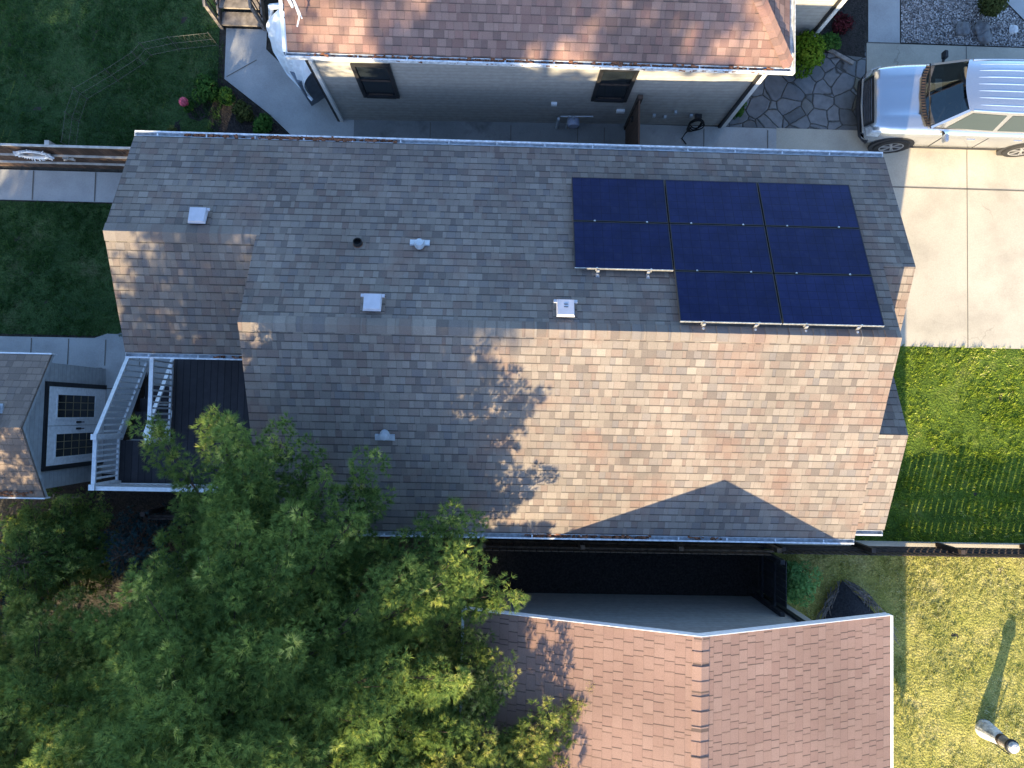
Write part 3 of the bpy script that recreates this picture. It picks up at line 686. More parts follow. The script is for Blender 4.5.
def nwin(xc,yw):
    wv=MB(); wv.box(xc-.37,xc-.30,yw-.05,yw+.02,1.24,2.62); wv.box(xc+.30,xc+.37,yw-.05,yw+.02,1.24,2.62); wv.box(xc-.30,xc+.30,yw-.05,yw+.02,2.55,2.62); wv.box(xc-.30,xc+.30,yw-.06,yw+.02,1.24,1.32)
    o=wv.build('window',M['dark'],nb)
    p=MB(); p.poly([(xc-.30,yw-.01,1.32),(xc+.30,yw-.01,1.32),(xc+.30,yw-.01,2.55),(xc-.30,yw-.01,2.55)]); p.build('pane',M['pane'],o)
    p=MB(); p.box(xc-.24,xc+.24,yw-.03,yw-.013,1.33,1.37); p.box(xc-.30,xc+.30,yw-.028,yw-.012,1.93,1.97); p.build('sash',M['wood_dark'],o)
nwin(-2.49,6.475); nwin(2.20,6.541)
b=MB(); b.box(2.45,2.62,6.49,6.545,.70,.80); b.build('wall_vent',M['white'],nb)
b=MB(); b.box(1.02,1.14,6.47,6.525,1.0,1.09); b.build('wall_vent',M['white'],nb)
for x,z in ((3.3,.55),(3.55,.5),(3.72,.75),(4.1,.6)):
    b=MB(); b.box(x-.03,x+.03,6.50,6.555,z-.04,z+.04); b.build('tap',M['plain'] if 'plain' in M else M['galv'],nb)
# east wing
b=MB(); b.prism_z([(4.92,8.66),(6.93,8.66),(6.93,14.2),(4.92,14.2)],0,3.0); b.build('wing_wall',M['siding'],nb)
b=MB(); b.box(6.935,7.02,8.60,8.68,0,3.0); b.build('corner_board',M['trim'],nb)
b=MB(); b.box(6.87,6.932,8.625,8.655,0,3.0); b.build('corner_shadow_trim',M['dark'],nb)
b=MB(); b.slab([(5.45,8.35,3.03),(7.3,8.35,3.03),(7.3,11.4,4.2),(5.45,11.4,4.2)],.06); b.slab([(5.45,14.45,3.03),(7.3,14.45,3.03),(7.3,11.4,4.2),(5.45,11.4,4.2)],.06); b.build('wing_roof',M['roof_up'],nb)
# service mast and cables at the west rake
b=MB(); b.tube([(-3.80,7.20,2.9),(-3.80,7.20,3.75)],.03,10); b.lathe((-3.80,7.20,3.75),[(.05,0),(.05,.08),(0,.10)],10); mast=b.build('service_mast',M['white'],nb)
b=MB(); b.tube([(-3.80,7.20,3.72),(-3.65,7.05,3.62),(-3.60,6.88,3.40),(-3.66,6.75,3.30)],.014,6); b.tube([(-3.80,7.20,3.70),(-3.70,7.18,3.5),(-3.62,7.0,3.35),(-3.58,6.9,3.3)],.012,6); b.tube([(-3.82,7.2,3.78),(-4.8,7.55,4.3),(-8.5,9.6,5.6)],.008,5); b.tube([(-3.82,7.21,3.78),(-3.9,7.4,3.6),(-3.85,7.55,3.5)],.012,6); b.build('service_cable',M['white'],mast)
# gas meter
gm=thing('gas_meter','blue grey gas meter with pipes low on the beige wall','gas meter',(1.55,6.4,0))
m=MB(); m.lathe((1.55,6.34,.52),[(0,-.09),(.11,-.09),(.13,-.05),(.13,.05),(.11,.09),(0,.09)],16,'y'); m.build('body',plain('meter_paint',(.28,.31,.40),.5),gm)
m=MB(); m.tube([(1.43,6.40,.02),(1.43,6.38,.75),(1.50,6.36,.80),(1.55,6.34,.64)],.018,8); m.tube([(1.25,6.38,.72),(1.95,6.40,.72)],.014,8); m.tube([(1.22,6.40,.05),(1.22,6.38,.6)],.03,8); m.build('pipe',M['galv'],gm)
# hose
hs=thing('garden_hose','coil of black hose hanging low on the beige wall right of the gate','hose',(4.25,6.46,0))
m=MB()
for k in range(5):
    rr=.15+.018*k; n=22
    m.tube([(4.25+rr*.75*math.cos(a),6.44-.015*k+.03*math.sin(a*2+k),.42+rr*1.5*math.sin(a)) for a in [2*math.pi*i/n for i in range(n+1)]],.014,6,False)
m.tube([(4.2,6.42,.25),(4.12,6.36,.08),(4.05,6.25,.035),(4.15,6.12,.035)],.013,6); m.build('coil',M['black'],hs)
m=MB(); m.box(4.18,4.32,6.46,6.55,.58,.66); m.build('hanger',M['plastic'],hs)
# gate
gt=thing('gate','brown wooden gate closing the passage between the two houses','gate',(2.8,5.8,0))
m=MB(); m.box(2.765,2.80,5.3,6.40,.06,1.55); m.build('board_panel',M['wood'],gt)
for z in (.25,1.25):
    m=MB(); m.box(2.80,2.84,5.3,6.4,z,z+.09); m.build('crossbar',M['wood_dark'],gt)
for y in (5.25,6.45):
    m=MB(); m.box(2.74,2.84,y-.045,y+.045,0,1.62); m.build('gate_post',M['wood_dark'],gt)
m=MB(); m.box(2.72,2.762,6.2,6.3,.95,1.02); m.build('latch',M['dark'],gt)

# white sheet at the west corner of the neighbour house
ts=thing('white_tarp','white plastic sheet draped against the west corner of the beige house','tarp',(-4.4,7.0,0))
pts_lo=[(-4.86,7.75,1.05),(-4.78,7.45,1.0),(-4.55,7.08,.85),(-4.28,6.82,.75),(-4.08,6.62,.62)]
pts_hi=[(-4.30,7.75,2.2),(-4.20,7.5,2.25),(-4.05,7.2,2.2),(-3.9,6.95,2.1),(-3.72,6.70,1.9)]
m=MB(); NI,NJ=16,10
def itp(P,t):
    t*=len(P)-1; i=min(int(t),len(P)-2); return Vector(P[i]).lerp(Vector(P[i+1]),t-i)
G_=[[None]*(NJ+1) for _ in range(NI+1)]
for i in range(NI+1):
    for j in range(NJ+1):
        a,bq=itp(pts_lo,i/NI),itp(pts_hi,i/NI); p=a.lerp(bq,j/NJ); p+=Vector((-.10,-.06,.16))*math.sin(math.pi*j/NJ)+Vector((-.03,-.02,.02))*math.sin(i*1.9+j*.6); G_[i][j]=p
for i in range(NI):
    for j in range(NJ): m.poly([G_[i][j],G_[i+1][j],G_[i+1][j+1],G_[i][j+1]][::-1],smooth=True)
m.build('sheet',M['tarp'],ts,merge=True)
m=MB(); m.tube([Vector(p)+Vector((0,0,-.02)) for p in pts_lo],.035,8); m.tube([pts_hi[0],(-4.6,7.9,1.9),pts_lo[0]],.06,8); m.build('rolled_edge',M['tarp'],ts)
m=MB(); m.obox((-4.05,6.98,.75),(.25,.18,0),(-.1,.14,0),(0,0,.55)); m.build('covered_bin',plain('blue_grey_bin',(.13,.16,.20),.6),ts)

# wooden steps (top left)
sp=thing('wooden_steps','weathered wooden steps with handrails rising beside the garden path','steps',(-5.8,8.8,0))
for i in range(6):
    y=8.45+.29*i; z=.17*(i+1)
    m=MB(); m.box(-6.25,-5.38,y,y+.29,z-.045,z); m.build('tread',M['wood_grey'],sp)
m=MB()
for i in range(6):
    y=8.45+.29*i; z=.17*(i+1); m.box(-6.24,-5.39,y+.24,y+.26,z-.16 if i else .02,z-.05)
m.build('riser',M['wood_dark'],sp)
for x in (-6.29,-5.34):
    m=MB(); m.bar((x,8.40,.95),(x,10.2,2.0),.05,.09); m.bar((x,8.45,.05),(x,10.2,1.1),.04,.2); hr=m.build('handrail',M['wood_grey'],sp)
    for k in range(4):
        y=8.45+k*.55; z=(y-8.4)*.583
        m=MB(); m.box(x-.035,x+.035,y-.035,y+.035,max(0,z-.1),z+.95); m.build('post',M['wood_grey'],hr)
    for k in range(9):
        y=8.6+k*.18; z=(y-8.4)*.583; m=MB(); m.bar((x,y,z+.1),(x,y,z+.92),.02); m.build('baluster',M['dark'],hr)

# ------------------------------------------------------------------ fences
def board_fence(name,label,p,q,h,board,gap,mat,z0=.05,rails=(.12,.28,.48),capm=None,side=1,post_step=1.9,rail_mat=None,post_h=.06,cat='fence',back_posts=False,rail_w=.035):
    p,q=Vector((*p,0)),Vector((*q,0)); d=(q-p); Ln=d.length; d/=Ln; nrm=Vector((-d.y,d.x,0))*side
    root=thing(name,label,cat,tuple((p+q)/2)); st_=board+gap; n=int(Ln/st_)
    m=MB()
    for i in range(n):
        c=p+d*(i*st_+board/2); hh=h*(1+random.uniform(-.006,.006))
        m.obox(c+Vector((0,0,(z0+hh)/2)),d*board/2,nrm*.009,Vector((0,0,(hh-z0)/2)))
    m.build('board_panel',mat,root)
    for z in rails:
        m=MB(); m.obox((p+q)/2+nrm*.031+Vector((0,0,z)),d*Ln/2,nrm*.02,Vector((0,0,rail_w))); m.build('rail',rail_mat or mat,root)
    k=max(1,round(Ln/post_step))
    for i in range(k+1):
        c=p+d*(Ln*i/k)+nrm*(-.06 if back_posts else .10); m=MB(); m.obox(c+Vector((0,0,(h+post_h)/2)),d*.045,nrm*.045,Vector((0,0,(h+post_h)/2))); m.build('post',rail_mat or mat,root)
    if capm:
        m=MB(); m.obox((p+q)/2+Vector((0,0,h+.028)),d*Ln/2,nrm*.022,Vector((0,0,.016))); m.build('top_cap',capm,root)
    return root
board_fence('picket_fence','low dark picket fence dividing the green and the yellow lawn',(6.05,-2.81),(15.5,-2.81),.87,.110,.032,M['wood_dark'],.125,(.13,.30,.50),None,1,1.9,M['wood_dark'])
board_fence('wooden_fence','brown slatted fence under the long eave in the narrow gap',(-4.2,-2.78),(5.82,-2.78),1.2,.13,.02,M['wood_tan'],.05,(.35,.95),None,1,2.2,M['wood_tan'])
board_fence('fence_panel','short charcoal fence panel crossing the gap between the houses',(5.86,-2.85),(5.86,-3.88),1.52,.12,.012,M['charcoal'],.05,(.3,1.0),None,-1,1.1,M['charcoal'])
board_fence('board_fence','dark brown board fence with pale cap running along the back path',(-16,5.20),(-6.9,5.20),1.30,.13,.012,M['wood'],.04,(.40,.85),M['cap'],-1,2.4,M['cap'],back_posts=True,rail_w=.014)
board_fence('screen_fence','dark brown wooden screen below the south edge of the deck',(-7.1,-2.30),(-4.3,-2.30),1.0,.14,.012,M['wood_dark'],.04,(.25,.8),None,1,1.4,M['wood_dark'])
# wreath and small ornament on the back fence
wr=thing('wreath','white ragged wreath hung on the brown back fence','wreath',(-9.68,5.14,.97))
m=MB()
for i in range(46):
    a=2*math.pi*i/46; c=Vector((-9.68+.30*math.cos(a),5.135,.97+.19*math.sin(a))); d=Vector((math.cos(a),random.uniform(-.5,.1),math.sin(a))).normalized()
    m.bar(c-d*.05,c+d*random.uniform(.06,.11),.03,.012)
m.tube([(-9.68+.29*math.cos(a),5.135,.97+.18*math.sin(a)) for a in [2*math.pi*i/24 for i in range(25)]],.03,8,False)
m.build('ring',M['white'],wr)
wo=thing('wall_ornament','small pale leaf ornament on the brown fence right of the wreath','ornament',(-9.07,5.14,.75))
m=MB()
for a in (20,75,130,200,330): m.bar((-9.07,5.14,.78),(-9.07+.13*math.cos(R(a)),5.12,.78+.10*math.sin(R(a))),.04,.012)
m.build('leaf',M['cap'],wo)
# wire border fence in the back lawn
wf=thing('wire_fence','thin pale wire border fence curving through the dark back lawn','wire fence',(-8,7,0))
pl=[(-9.35,5.55),(-9.30,6.2),(-9.15,6.72),(-8.5,7.15),(-7.95,7.55),(-7.80,7.75),(-7.2,7.9),(-6.35,8.02)]
m=MB()
for z in (.10,.35,.60): m.tube([(x,y,z) for x,y in pl],.004,4,False)
m.build('wire',M['wire'],wf)
m=MB()
for i in range(len(pl)-1):
    a,bq=Vector((*pl[i],0)),Vector((*pl[i+1],0)); n=max(2,int((bq-a).length/.10))
    for k in range(n): 
        c0,c1=a.lerp(bq,k/n),a.lerp(bq,(k+1)/n); m.bar(c0+Vector((0,0,.05)),c1+Vector((0,0,.60)),.003); m.bar(c1+Vector((0,0,.05)),c0+Vector((0,0,.60)),.003)
m.build('mesh_panel',M['wire'],wf)
for x,y in pl:
    m=MB(); m.tube([(x,y,0),(x,y,.64)],.008,6); m.build('stake',M['wire'],wf)
tr=thing('trellis','pale slatted trellis lying by the shed and the pines','trellis',(-9.0,-2.1,0))
m=MB()
for k in range(5): m.bar((-9.35+k*.13,-2.35,.25+.02*k),(-9.22+k*.13,-1.90,.50),.03,.02)
m.bar((-9.45,-2.25,.28),(-8.75,-2.2,.36),.025,.02); m.bar((-9.35,-1.98,.44),(-8.65,-1.95,.5),.025,.02)
m.build('slat',M['wood_grey'],tr)

# ------------------------------------------------------------------ south neighbour house (bottom)
ga=thing('garage','low building with pinkish shingle gable roof at the bottom','house',(3.4,-8,0))
GX0,GX1,GR=-.49,7.32,3.42; GY0,GY1=-3.57,-12.2; GZE,GZR=2.64,4.06
w=MB()
a=[(.1,0),(6.26,0),(6.26,2.86),(3.42,GZR-.12),(.1,2.70)]
w.poly([(x,-3.92,z) for x,z in a]); w.poly([(x,-11.9,z) for x,z in a][::-1])
for i in (0,1,4):
    (x0,z0),(x1,z1)=a[i],a[(i+1)%5]; w.poly([(x0,-3.92,z0),(x0,-11.9,z0),(x1,-11.9,z1),(x1,-3.92,z1)])
w.build('wall',M['siding'],ga)
r=MB(); Ls=math.hypot(GR-GX0,GZR-GZE)
r.slab([(GX0,GY1,GZE),(GX0,GY0,GZE),(GR,GY0,GZR),(GR,GY1,GZR)],.06,[(GY1,0),(GY0,0),(GY0,Ls),(GY1,Ls)])
r.slab([(GX1,GY0,GZE),(GX1,GY1,GZE),(GR,GY1,GZR),(GR,GY0,GZR)],.06,[(-GY0,0),(-GY1,0),(-GY1,Ls),(-GY0,Ls)])
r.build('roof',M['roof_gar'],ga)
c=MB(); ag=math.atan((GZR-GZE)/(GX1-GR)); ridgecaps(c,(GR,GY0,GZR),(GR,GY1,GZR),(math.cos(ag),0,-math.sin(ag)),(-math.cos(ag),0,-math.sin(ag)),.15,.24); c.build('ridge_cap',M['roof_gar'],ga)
f=MB()
for xa in (GX0,GX1):
    f.poly([(xa,GY0+.012,GZE+.02),(GR,GY0+.012,GZR+.02),(GR,GY0+.012,GZR-.16),(xa,GY0+.012,GZE-.16)]); f.poly([(xa,GY0-.0,GZE+.02),(GR,GY0-.0,GZR+.02),(GR,GY0+.012,GZR+.02),(xa,GY0+.012,GZE+.02)])
f.box(GX1+.004,GX1+.05,GY1,GY0,GZE-.14,GZE+.012); f.box(GX0-.05,GX0-.004,GY1,GY0,GZE-.14,GZE+.012)
f.build('fascia',M['white'],ga)
b=MB(); b.box(5.92,6.02,-3.915,-3.86,0,2.4); b.build('downspout',M['dark'],ga)

# ------------------------------------------------------------------ foliage generators
def unit(v): return v/np.maximum(np.linalg.norm(v,axis=-1,keepdims=True),1e-9)
def needles(P,D,n,length,width,spread,tone):
    """n thin blades from each tuft point"""
    N=len(P)*n; p=np.repeat(P,n,0); d=np.repeat(D,n,0); t=np.repeat(tone,n)
    dirs=unit(d+unit(rng.normal(size=(N,3)))*spread); L=length*rng.uniform(.6,1.15,N)[:,None]
    side=unit(np.cross(dirs,rng.normal(size=(N,3))))*width/2
    V=np.empty((N,3,3)); V[:,0]=p+side; V[:,1]=p-side; V[:,2]=p+dirs*L
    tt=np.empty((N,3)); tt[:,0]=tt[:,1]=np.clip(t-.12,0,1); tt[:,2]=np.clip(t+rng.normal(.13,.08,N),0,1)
    return V.reshape(-1,3),np.arange(N*3).reshape(-1,3),tt.ravel()
def conifer(name,label,cat,x,y,h,prof,needle_m,whorl=.34,nbr=6,nn=26,nl=.15,nw=.013,z0=1.4,rise=.18,lean=(0,0),twig=.5,step=.13,tipy=.25,group=None,shape=None,spread=.85,puff=0,pr0=.12,bough=.42,dens=40,thin=99):
    root=thing(name,label,cat,(x,y,0),group)
    tm=MB(); zs=np.linspace(0,h*.97,9); tm.tube([(x+lean[0]*(z/h)**2,y+lean[1]*(z/h)**2,z) for z in zs],[max(.015,.17*(h/9)*(1-z/h)**.8+.012) for z in zs],9)
    P=[];D=[];T=[]
    bt=MB(); z=z0; az=random.uniform(0,6)
    while z<h*.985:
        rz_=np.interp(z,[k[0] for k in prof],[k[1] for k in prof])
        for k in range(nbr):
            a=az+2*math.pi*k/nbr+random.uniform(-.35,.35); L=rz_*random.uniform(.86,1.05)
            if shape: L=shape(a,z,L)
            if L<.12: continue
            c=Vector((x+lean[0]*(z/h)**2,y+lean[1]*(z/h)**2,z+random.uniform(-.1,.1))); dr=Vector((math.cos(a),math.sin(a),0))
            ns=max(3,int(L/.3)); pts=[]; bend=random.uniform(-.25,.25)
            for i in range(ns+1):
                s=i/ns; q=c+dr*(L*s)+Vector((-dr.y,dr.x,0))*(bend*L*s*s)+Vector((0,0,L*(rise*s*s-.05*s)+random.uniform(-.03,.03)*L*.3)); pts.append(q)
            bt.tube(pts,[max(.006,.016*L**.6*(1-i/ns*.85)) for i in range(ns+1)],4,False)
            # boughs: rounded clumps of puffs along the outer limb
            nb_=max(1,int(round(L/(bough*.95))))
            for i in range(nb_):
                s_=1-(i/nb_)*.80 if nb_>1 else 1.0
                rb=bough*random.uniform(.62,1.1)*(.75+.35*(1-s_) if L>1 else min(1,L+.25))
                j=min(int(s_*ns),ns-1); q=pts[j].lerp(pts[j+1],min(1,s_*ns-j)); tan=(pts[j+1]-pts[j]).normalized(); sd=Vector((-tan.y,tan.x,0))
                q=q+sd*random.uniform(-.35,.35)*bough*2*(1.1-s_*.6)+Vector((0,0,random.uniform(-.08,.18)))
                bt.tube([pts[max(0,j-1)],q+tan*rb*.5],[.012,.004],4,False)
                bt_=random.uniform(-.10,.10); kk=int(dens*(rb/.4)**1.6*(.35 if z>thin else 1))
                for _ in range(kk):
                    d=Vector((random.gauss(0,1),random.gauss(0,1),random.gauss(.25,.8))).normalized()
                    off=(tan*(d.dot(tan)*1.45)+sd*(d.dot(sd)*1.0)+Vector((0,0,d.z*.62)))*rb*random.uniform(.55,1.05)
                    P.append(q+off); D.append((d+Vector((0,0,.5))+tan*.3).normalized())
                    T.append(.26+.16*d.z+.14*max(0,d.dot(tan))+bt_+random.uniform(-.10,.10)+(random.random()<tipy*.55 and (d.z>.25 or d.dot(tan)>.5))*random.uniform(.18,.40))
        z+=whorl*random.uniform(.8,1.2)*(1 if z<h*.7 else .75); az+=1.1
    trunk=tm.build('trunk',M['bark'],root); bt.build('limb',M['bark'],trunk)
    P=np.array([tuple(p) for p in P]);D=np.array([tuple(p) for p in D]);T=np.clip(np.array(T),0,1)
    if puff:
        # each twig point carries a rounded puff of short shoots, every shoot a brush of needles
        n=len(P); k=puff; pr=rng.uniform(.7,1.25,n)*pr0
        d=unit(rng.normal(size=(n,k,3))+D[:,None,:]*.7); d[...,2]=np.abs(d[...,2])*.9-.12
        Q=P[:,None,:]+d*pr[:,None,None]*rng.uniform(.55,1,(n,k,1)); TT=T[:,None]+rng.normal(0,.06,(n,k))+d[...,2]*.10
        P=Q.reshape(-1,3); D=unit(d+np.array([0,0,.25])).reshape(-1,3); T=np.clip(TT.ravel(),0,1)
    V,F,t=needles(P,D,nn,nl,nw,spread,T)
    arr_obj('crown',V,F,needle_m,root,t)
    return root
def leafball(root,name,c,rad,n,m,size=.06,lobes=7,flat=.8,bias=0):
    """leaf clump crown: small quads on a cluster of lobes"""
    c=np.array(c,float); rad=np.array(rad,float)
    lc=unit(rng.normal(size=(lobes,3)))*rng.uniform(.25,.62,(lobes,1)); lr=rng.uniform(.35,.6,lobes)
    k=rng.integers(0,lobes,n); d=unit(rng.normal(size=(n,3))); q=lc[k]+d*(lr[k]*rng.uniform(.55,1.05,n)**.5)[:,None]
    ok=q[:,2]*rad[2]+c[2]>.02; q=q[ok]; d=d[ok]; k=k[ok]; n=len(q)
    P=c+q*rad; nr=unit(d+rng.normal(size=(n,3))*.6+np.array([0,0,.5])); a=unit(np.cross(nr,rng.normal(size=(n,3)))); b_=np.cross(nr,a)
    s=size*rng.uniform(.6,1.3,(n,1)); V=np.stack([P-a*s,P+b_*s*.45,P+a*s,P-b_*s*.45],1).reshape(-1,3)
    lt=rng.normal(0,.12,lobes)
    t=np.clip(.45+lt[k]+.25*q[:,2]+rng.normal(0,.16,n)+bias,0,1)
    return arr_obj(name,V,np.arange(n*4).reshape(-1,4),m,root,np.repeat(t,4))
def shrub(name,label,cat,x,y,r,h,n,m,size=.05,group=None,bias=0):
    root=thing(name,label,cat,(x,y,0),group)
    b=MB()
    for k in range(6):
        a=k*1.05+random.uniform(-.3,.3); b.tube([(x+.03*math.cos(a),y+.03*math.sin(a),0),(x+r*.35*math.cos(a),y+r*.35*math.sin(a),h*.45),(x+r*.6*math.cos(a),y+r*.6*math.sin(a),h*.75)],[.014,.010,.004],5,False)
    b.build('stem',M['bark'],root)
    leafball(root,'leaves',(x,y,h*.5),(r,r,h*.55),n,m,size,9,bias=bias); return root
def broadleaf(name,label,x,y,h,zc,rx,rzz,n,lobes=26,trunk=.16,size=.14,sig=.10):
    root=thing(name,label,'tree',(x,y,0))
    b=MB(); b.tube([(x,y,0),(x+.1,y,h*.35),(x-.05,y+.1,zc)],[trunk,trunk*.75,trunk*.4],9); tk=b.build('trunk',M['bark'],root)
    l=MB()
    for k in range(12):
        a=k*2.4; zz=zc-rzz*.6+rzz*1.1*random.random(); l.tube([(x,y,zz-rzz*.5),(x+rx*.4*math.cos(a),y+rx*.4*math.sin(a),zz),(x+rx*.8*math.cos(a),y+rx*.8*math.sin(a),zz+rzz*.3)],[.06,.04,.012],5,False)
    l.build('limb',M['bark'],tk)
    c=np.array([x,y,zc]); lc=unit(rng.normal(size=(lobes,3)))*rng.uniform(.35,.95,(lobes,1)); k=rng.integers(0,lobes,n); q=lc[k]+rng.normal(size=(n,3))*sig
    P=c+q*np.array([rx,rx,rzz]); nr=unit(rng.normal(size=(n,3))+np.array([0,0,.6])); a=unit(np.cross(nr,rng.normal(size=(n,3)))); b_=np.cross(nr,a); s=size*rng.uniform(.6,1.3,(n,1))
    V=np.stack([P-a*s,P+b_*s*.5,P+a*s,P-b_*s*.5],1).reshape(-1,3)
    arr_obj('crown',V,np.arange(n*4).reshape(-1,4),M['leaf_tree'],root,np.repeat(np.clip(rng.normal(.5,.2,n),0,1),4)); return root
# big pine and its companions
random.seed(11)
SHD=[-180,-160,-110,-60,-40,-20,4,13,21,39,52,69,81,95,106,115,124,140,155,168,180]
SHR=[.98,1.03,1.03,.93,.80,.74,.70,.82,.95,1.16,1.12,1.02,1.08,1.10,.82,.68,.64,.58,.58,.85,.98]
def shF(a,z,L):
    # low limbs stop at the garage wall, higher ones spread over its roof edge
    if z<2.75 and math.cos(a)>0: L=min(L,1.0/max(.2,math.cos(a)))
    return L
def shA(a,z,L):
    # uneven outline: long limbs over the deck and the gap, short ones above the low roof to the south-east
    dg=(math.degrees(a)+180)%360-180
    L*=float(np.interp(dg,SHD,SHR))
    if 15<dg<92:      # keep the limbs above the long roof
        ym=-2.55 if z<2.8 else -2.3+(z-2.75)/.437
        L=min(L,(ym+4.7)/math.sin(math.radians(dg)))
    return L
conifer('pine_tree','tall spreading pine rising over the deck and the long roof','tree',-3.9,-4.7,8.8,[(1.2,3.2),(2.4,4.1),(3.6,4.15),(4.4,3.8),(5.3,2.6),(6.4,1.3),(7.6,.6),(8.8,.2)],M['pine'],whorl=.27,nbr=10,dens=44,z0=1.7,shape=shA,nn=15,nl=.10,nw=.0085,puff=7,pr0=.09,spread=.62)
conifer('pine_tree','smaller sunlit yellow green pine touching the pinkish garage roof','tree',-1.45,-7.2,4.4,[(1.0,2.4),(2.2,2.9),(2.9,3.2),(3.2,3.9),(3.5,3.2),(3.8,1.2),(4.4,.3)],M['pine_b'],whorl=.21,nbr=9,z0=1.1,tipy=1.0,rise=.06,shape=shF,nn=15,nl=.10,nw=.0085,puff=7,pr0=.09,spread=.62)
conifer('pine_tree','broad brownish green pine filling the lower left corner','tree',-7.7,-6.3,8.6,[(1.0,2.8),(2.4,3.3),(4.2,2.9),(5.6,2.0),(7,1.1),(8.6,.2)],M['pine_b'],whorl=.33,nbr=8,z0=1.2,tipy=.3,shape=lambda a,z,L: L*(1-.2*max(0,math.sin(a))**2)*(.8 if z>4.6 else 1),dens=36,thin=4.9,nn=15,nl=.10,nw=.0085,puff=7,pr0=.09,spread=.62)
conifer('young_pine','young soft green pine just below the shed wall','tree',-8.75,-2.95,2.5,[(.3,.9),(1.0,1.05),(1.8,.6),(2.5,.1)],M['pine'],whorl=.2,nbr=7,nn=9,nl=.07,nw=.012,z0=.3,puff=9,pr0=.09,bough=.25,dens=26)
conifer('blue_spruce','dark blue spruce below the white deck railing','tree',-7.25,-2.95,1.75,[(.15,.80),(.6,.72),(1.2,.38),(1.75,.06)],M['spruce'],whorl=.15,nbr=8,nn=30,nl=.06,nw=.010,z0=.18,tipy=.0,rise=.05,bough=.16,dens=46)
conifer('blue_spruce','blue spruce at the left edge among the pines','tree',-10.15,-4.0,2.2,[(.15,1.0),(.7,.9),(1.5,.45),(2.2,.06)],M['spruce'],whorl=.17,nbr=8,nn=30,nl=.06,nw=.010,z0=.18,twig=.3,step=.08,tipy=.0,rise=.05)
# trees standing beyond the frame, to the south and west, that shade the yard
broadleaf('leafy_tree','round leafy tree west of the shed, out of view',-14.0,-8.4,9,6.9,4.0,2.4,8000,46)
broadleaf('leafy_tree','tall high crowned leafy tree far south of the yard',-5.4,-16,14,13.05,4.6,.95,6800,38,.28,.13,.085)
# shrubs
shrub('shrub','leafy green shrub at the top of the dark mulch bed','shrub',-6.5,6.98,.36,.45,1500,M['leaf'],.04)
shrub('shrub','green shrub by the path edge nearest the long roof','shrub',-5.28,6.20,.34,.42,1500,M['leaf'],.038)
shrub('shrub','greyish leafy shrub in the middle of the mulch bed','shrub',-5.72,6.50,.28,.4,900,M['leaf_olive'],.04)
shrub('shrub','second green tuft right of the mulch bed top','shrub',-6.05,6.85,.26,.35,900,M['leaf'],.04,bias=-.1)
shrub('shrub','small pale tuft at the roof corner end of the mulch bed','shrub',-7.22,6.02,.16,.3,350,M['leaf_olive'],.04,bias=.2)
shrub('shrub','weedy tuft between fence end and roof corner','shrub',-7.6,5.55,.26,.45,500,M['leaf'],.045)
fl=thing('peony','pink round flower on a leafy stem in the mulch bed','flower',(-6.92,6.62,0))
m=MB(); m.tube([(-6.92,6.62,0),(-6.92,6.6,.3)],.01,5); m.build('stem',M['bark'],fl)
m=MB()
for k in range(60):
    d=Vector((random.gauss(0,1),random.gauss(0,1),random.gauss(.4,1))).normalized(); c=Vector((-6.92,6.6,.36))+d*.075; sd=d.cross(Vector((.3,.4,.8))).normalized(); u_=d.cross(sd)
    m.poly([c-sd*.045,c-u_*.045,c+sd*.045+d*.02,c+u_*.045+d*.02])
m.build('petals',M['pink'],fl)
leafball(fl,'leaves',(-6.92,6.62,.12),(.16,.16,.14),160,M['leaf'],.04,5)
shrub('shrub','bright lime shrub at the corner of the flagstone patio','shrub',6.72,8.12,.52,.72,2600,M['leaf_lime'],.045)
shrub('shrub','darker green shrub beside the lime one, under the wing wall','shrub',7.38,8.52,.28,.35,900,M['leaf'],.04)
shrub('shrub','low plant in the strip right of the beige wall corner','shrub',5.28,6.92,.22,.3,600,M['leaf'],.045)
shrub('shrub','dark red low plant at the top of the red mulch strip','shrub',7.62,9.0,.32,.22,700,M['leaf_red'],.04)
shrub('shrub','olive conical shrub standing in the gravel','shrub',10.92,9.42,.36,.8,1900,M['leaf_olive'],.04)
shrub('shrub','fresh green shrub beside the charcoal fence panel','shrub',6.58,-3.45,.58,1.0,3200,M['leaf_fresh'],.045,bias=.1)
def rock(label,x,y,r,m,group):
    b=bmesh.new(); bmesh.ops.create_icosphere(b,subdivisions=3,radius=1)
    sx,sy,sz=random.uniform(.8,1.3)*r,random.uniform(.8,1.2)*r,random.uniform(.5,.75)*r; ph=[random.uniform(0,6) for _ in range(3)]
    for v in b.verts:
        k=1+.16*math.sin(v.co.x*3.2+ph[0])*math.sin(v.co.y*3.7+ph[1])+.10*math.sin(v.co.z*5+v.co.x*4+ph[2]); v.co=Vector((v.co.x*sx*k,v.co.y*sy*k,max(-.25*r,v.co.z*sz*k)+.2*r))
    me=bpy.data.meshes.new('boulder'); b.to_mesh(me); b.free()
    me.polygons.foreach_set('use_smooth',[random.random()<.4 for _ in me.polygons]); me.materials.append(m); o=bpy.data.objects.new('boulder',me); o.location=(x,y,.02); COL.objects.link(o); tag(o,label,'rock',group)
rock('grey boulder left of the olive shrub in the gravel',10.46,8.97,.17,M['stone'],'boulders in the gravel')
rock('brownish flat boulder right under the olive shrub',10.86,8.98,.19,M['stone'],'boulders in the gravel')
rock('dark grey boulder nearest the path below the olive shrub',10.96,8.80,.15,M['stone'],'boulders in the gravel')
rock('pale whitish rock near the right edge of the gravel',11.64,9.0,.12,M['palestone'],'boulders in the gravel')
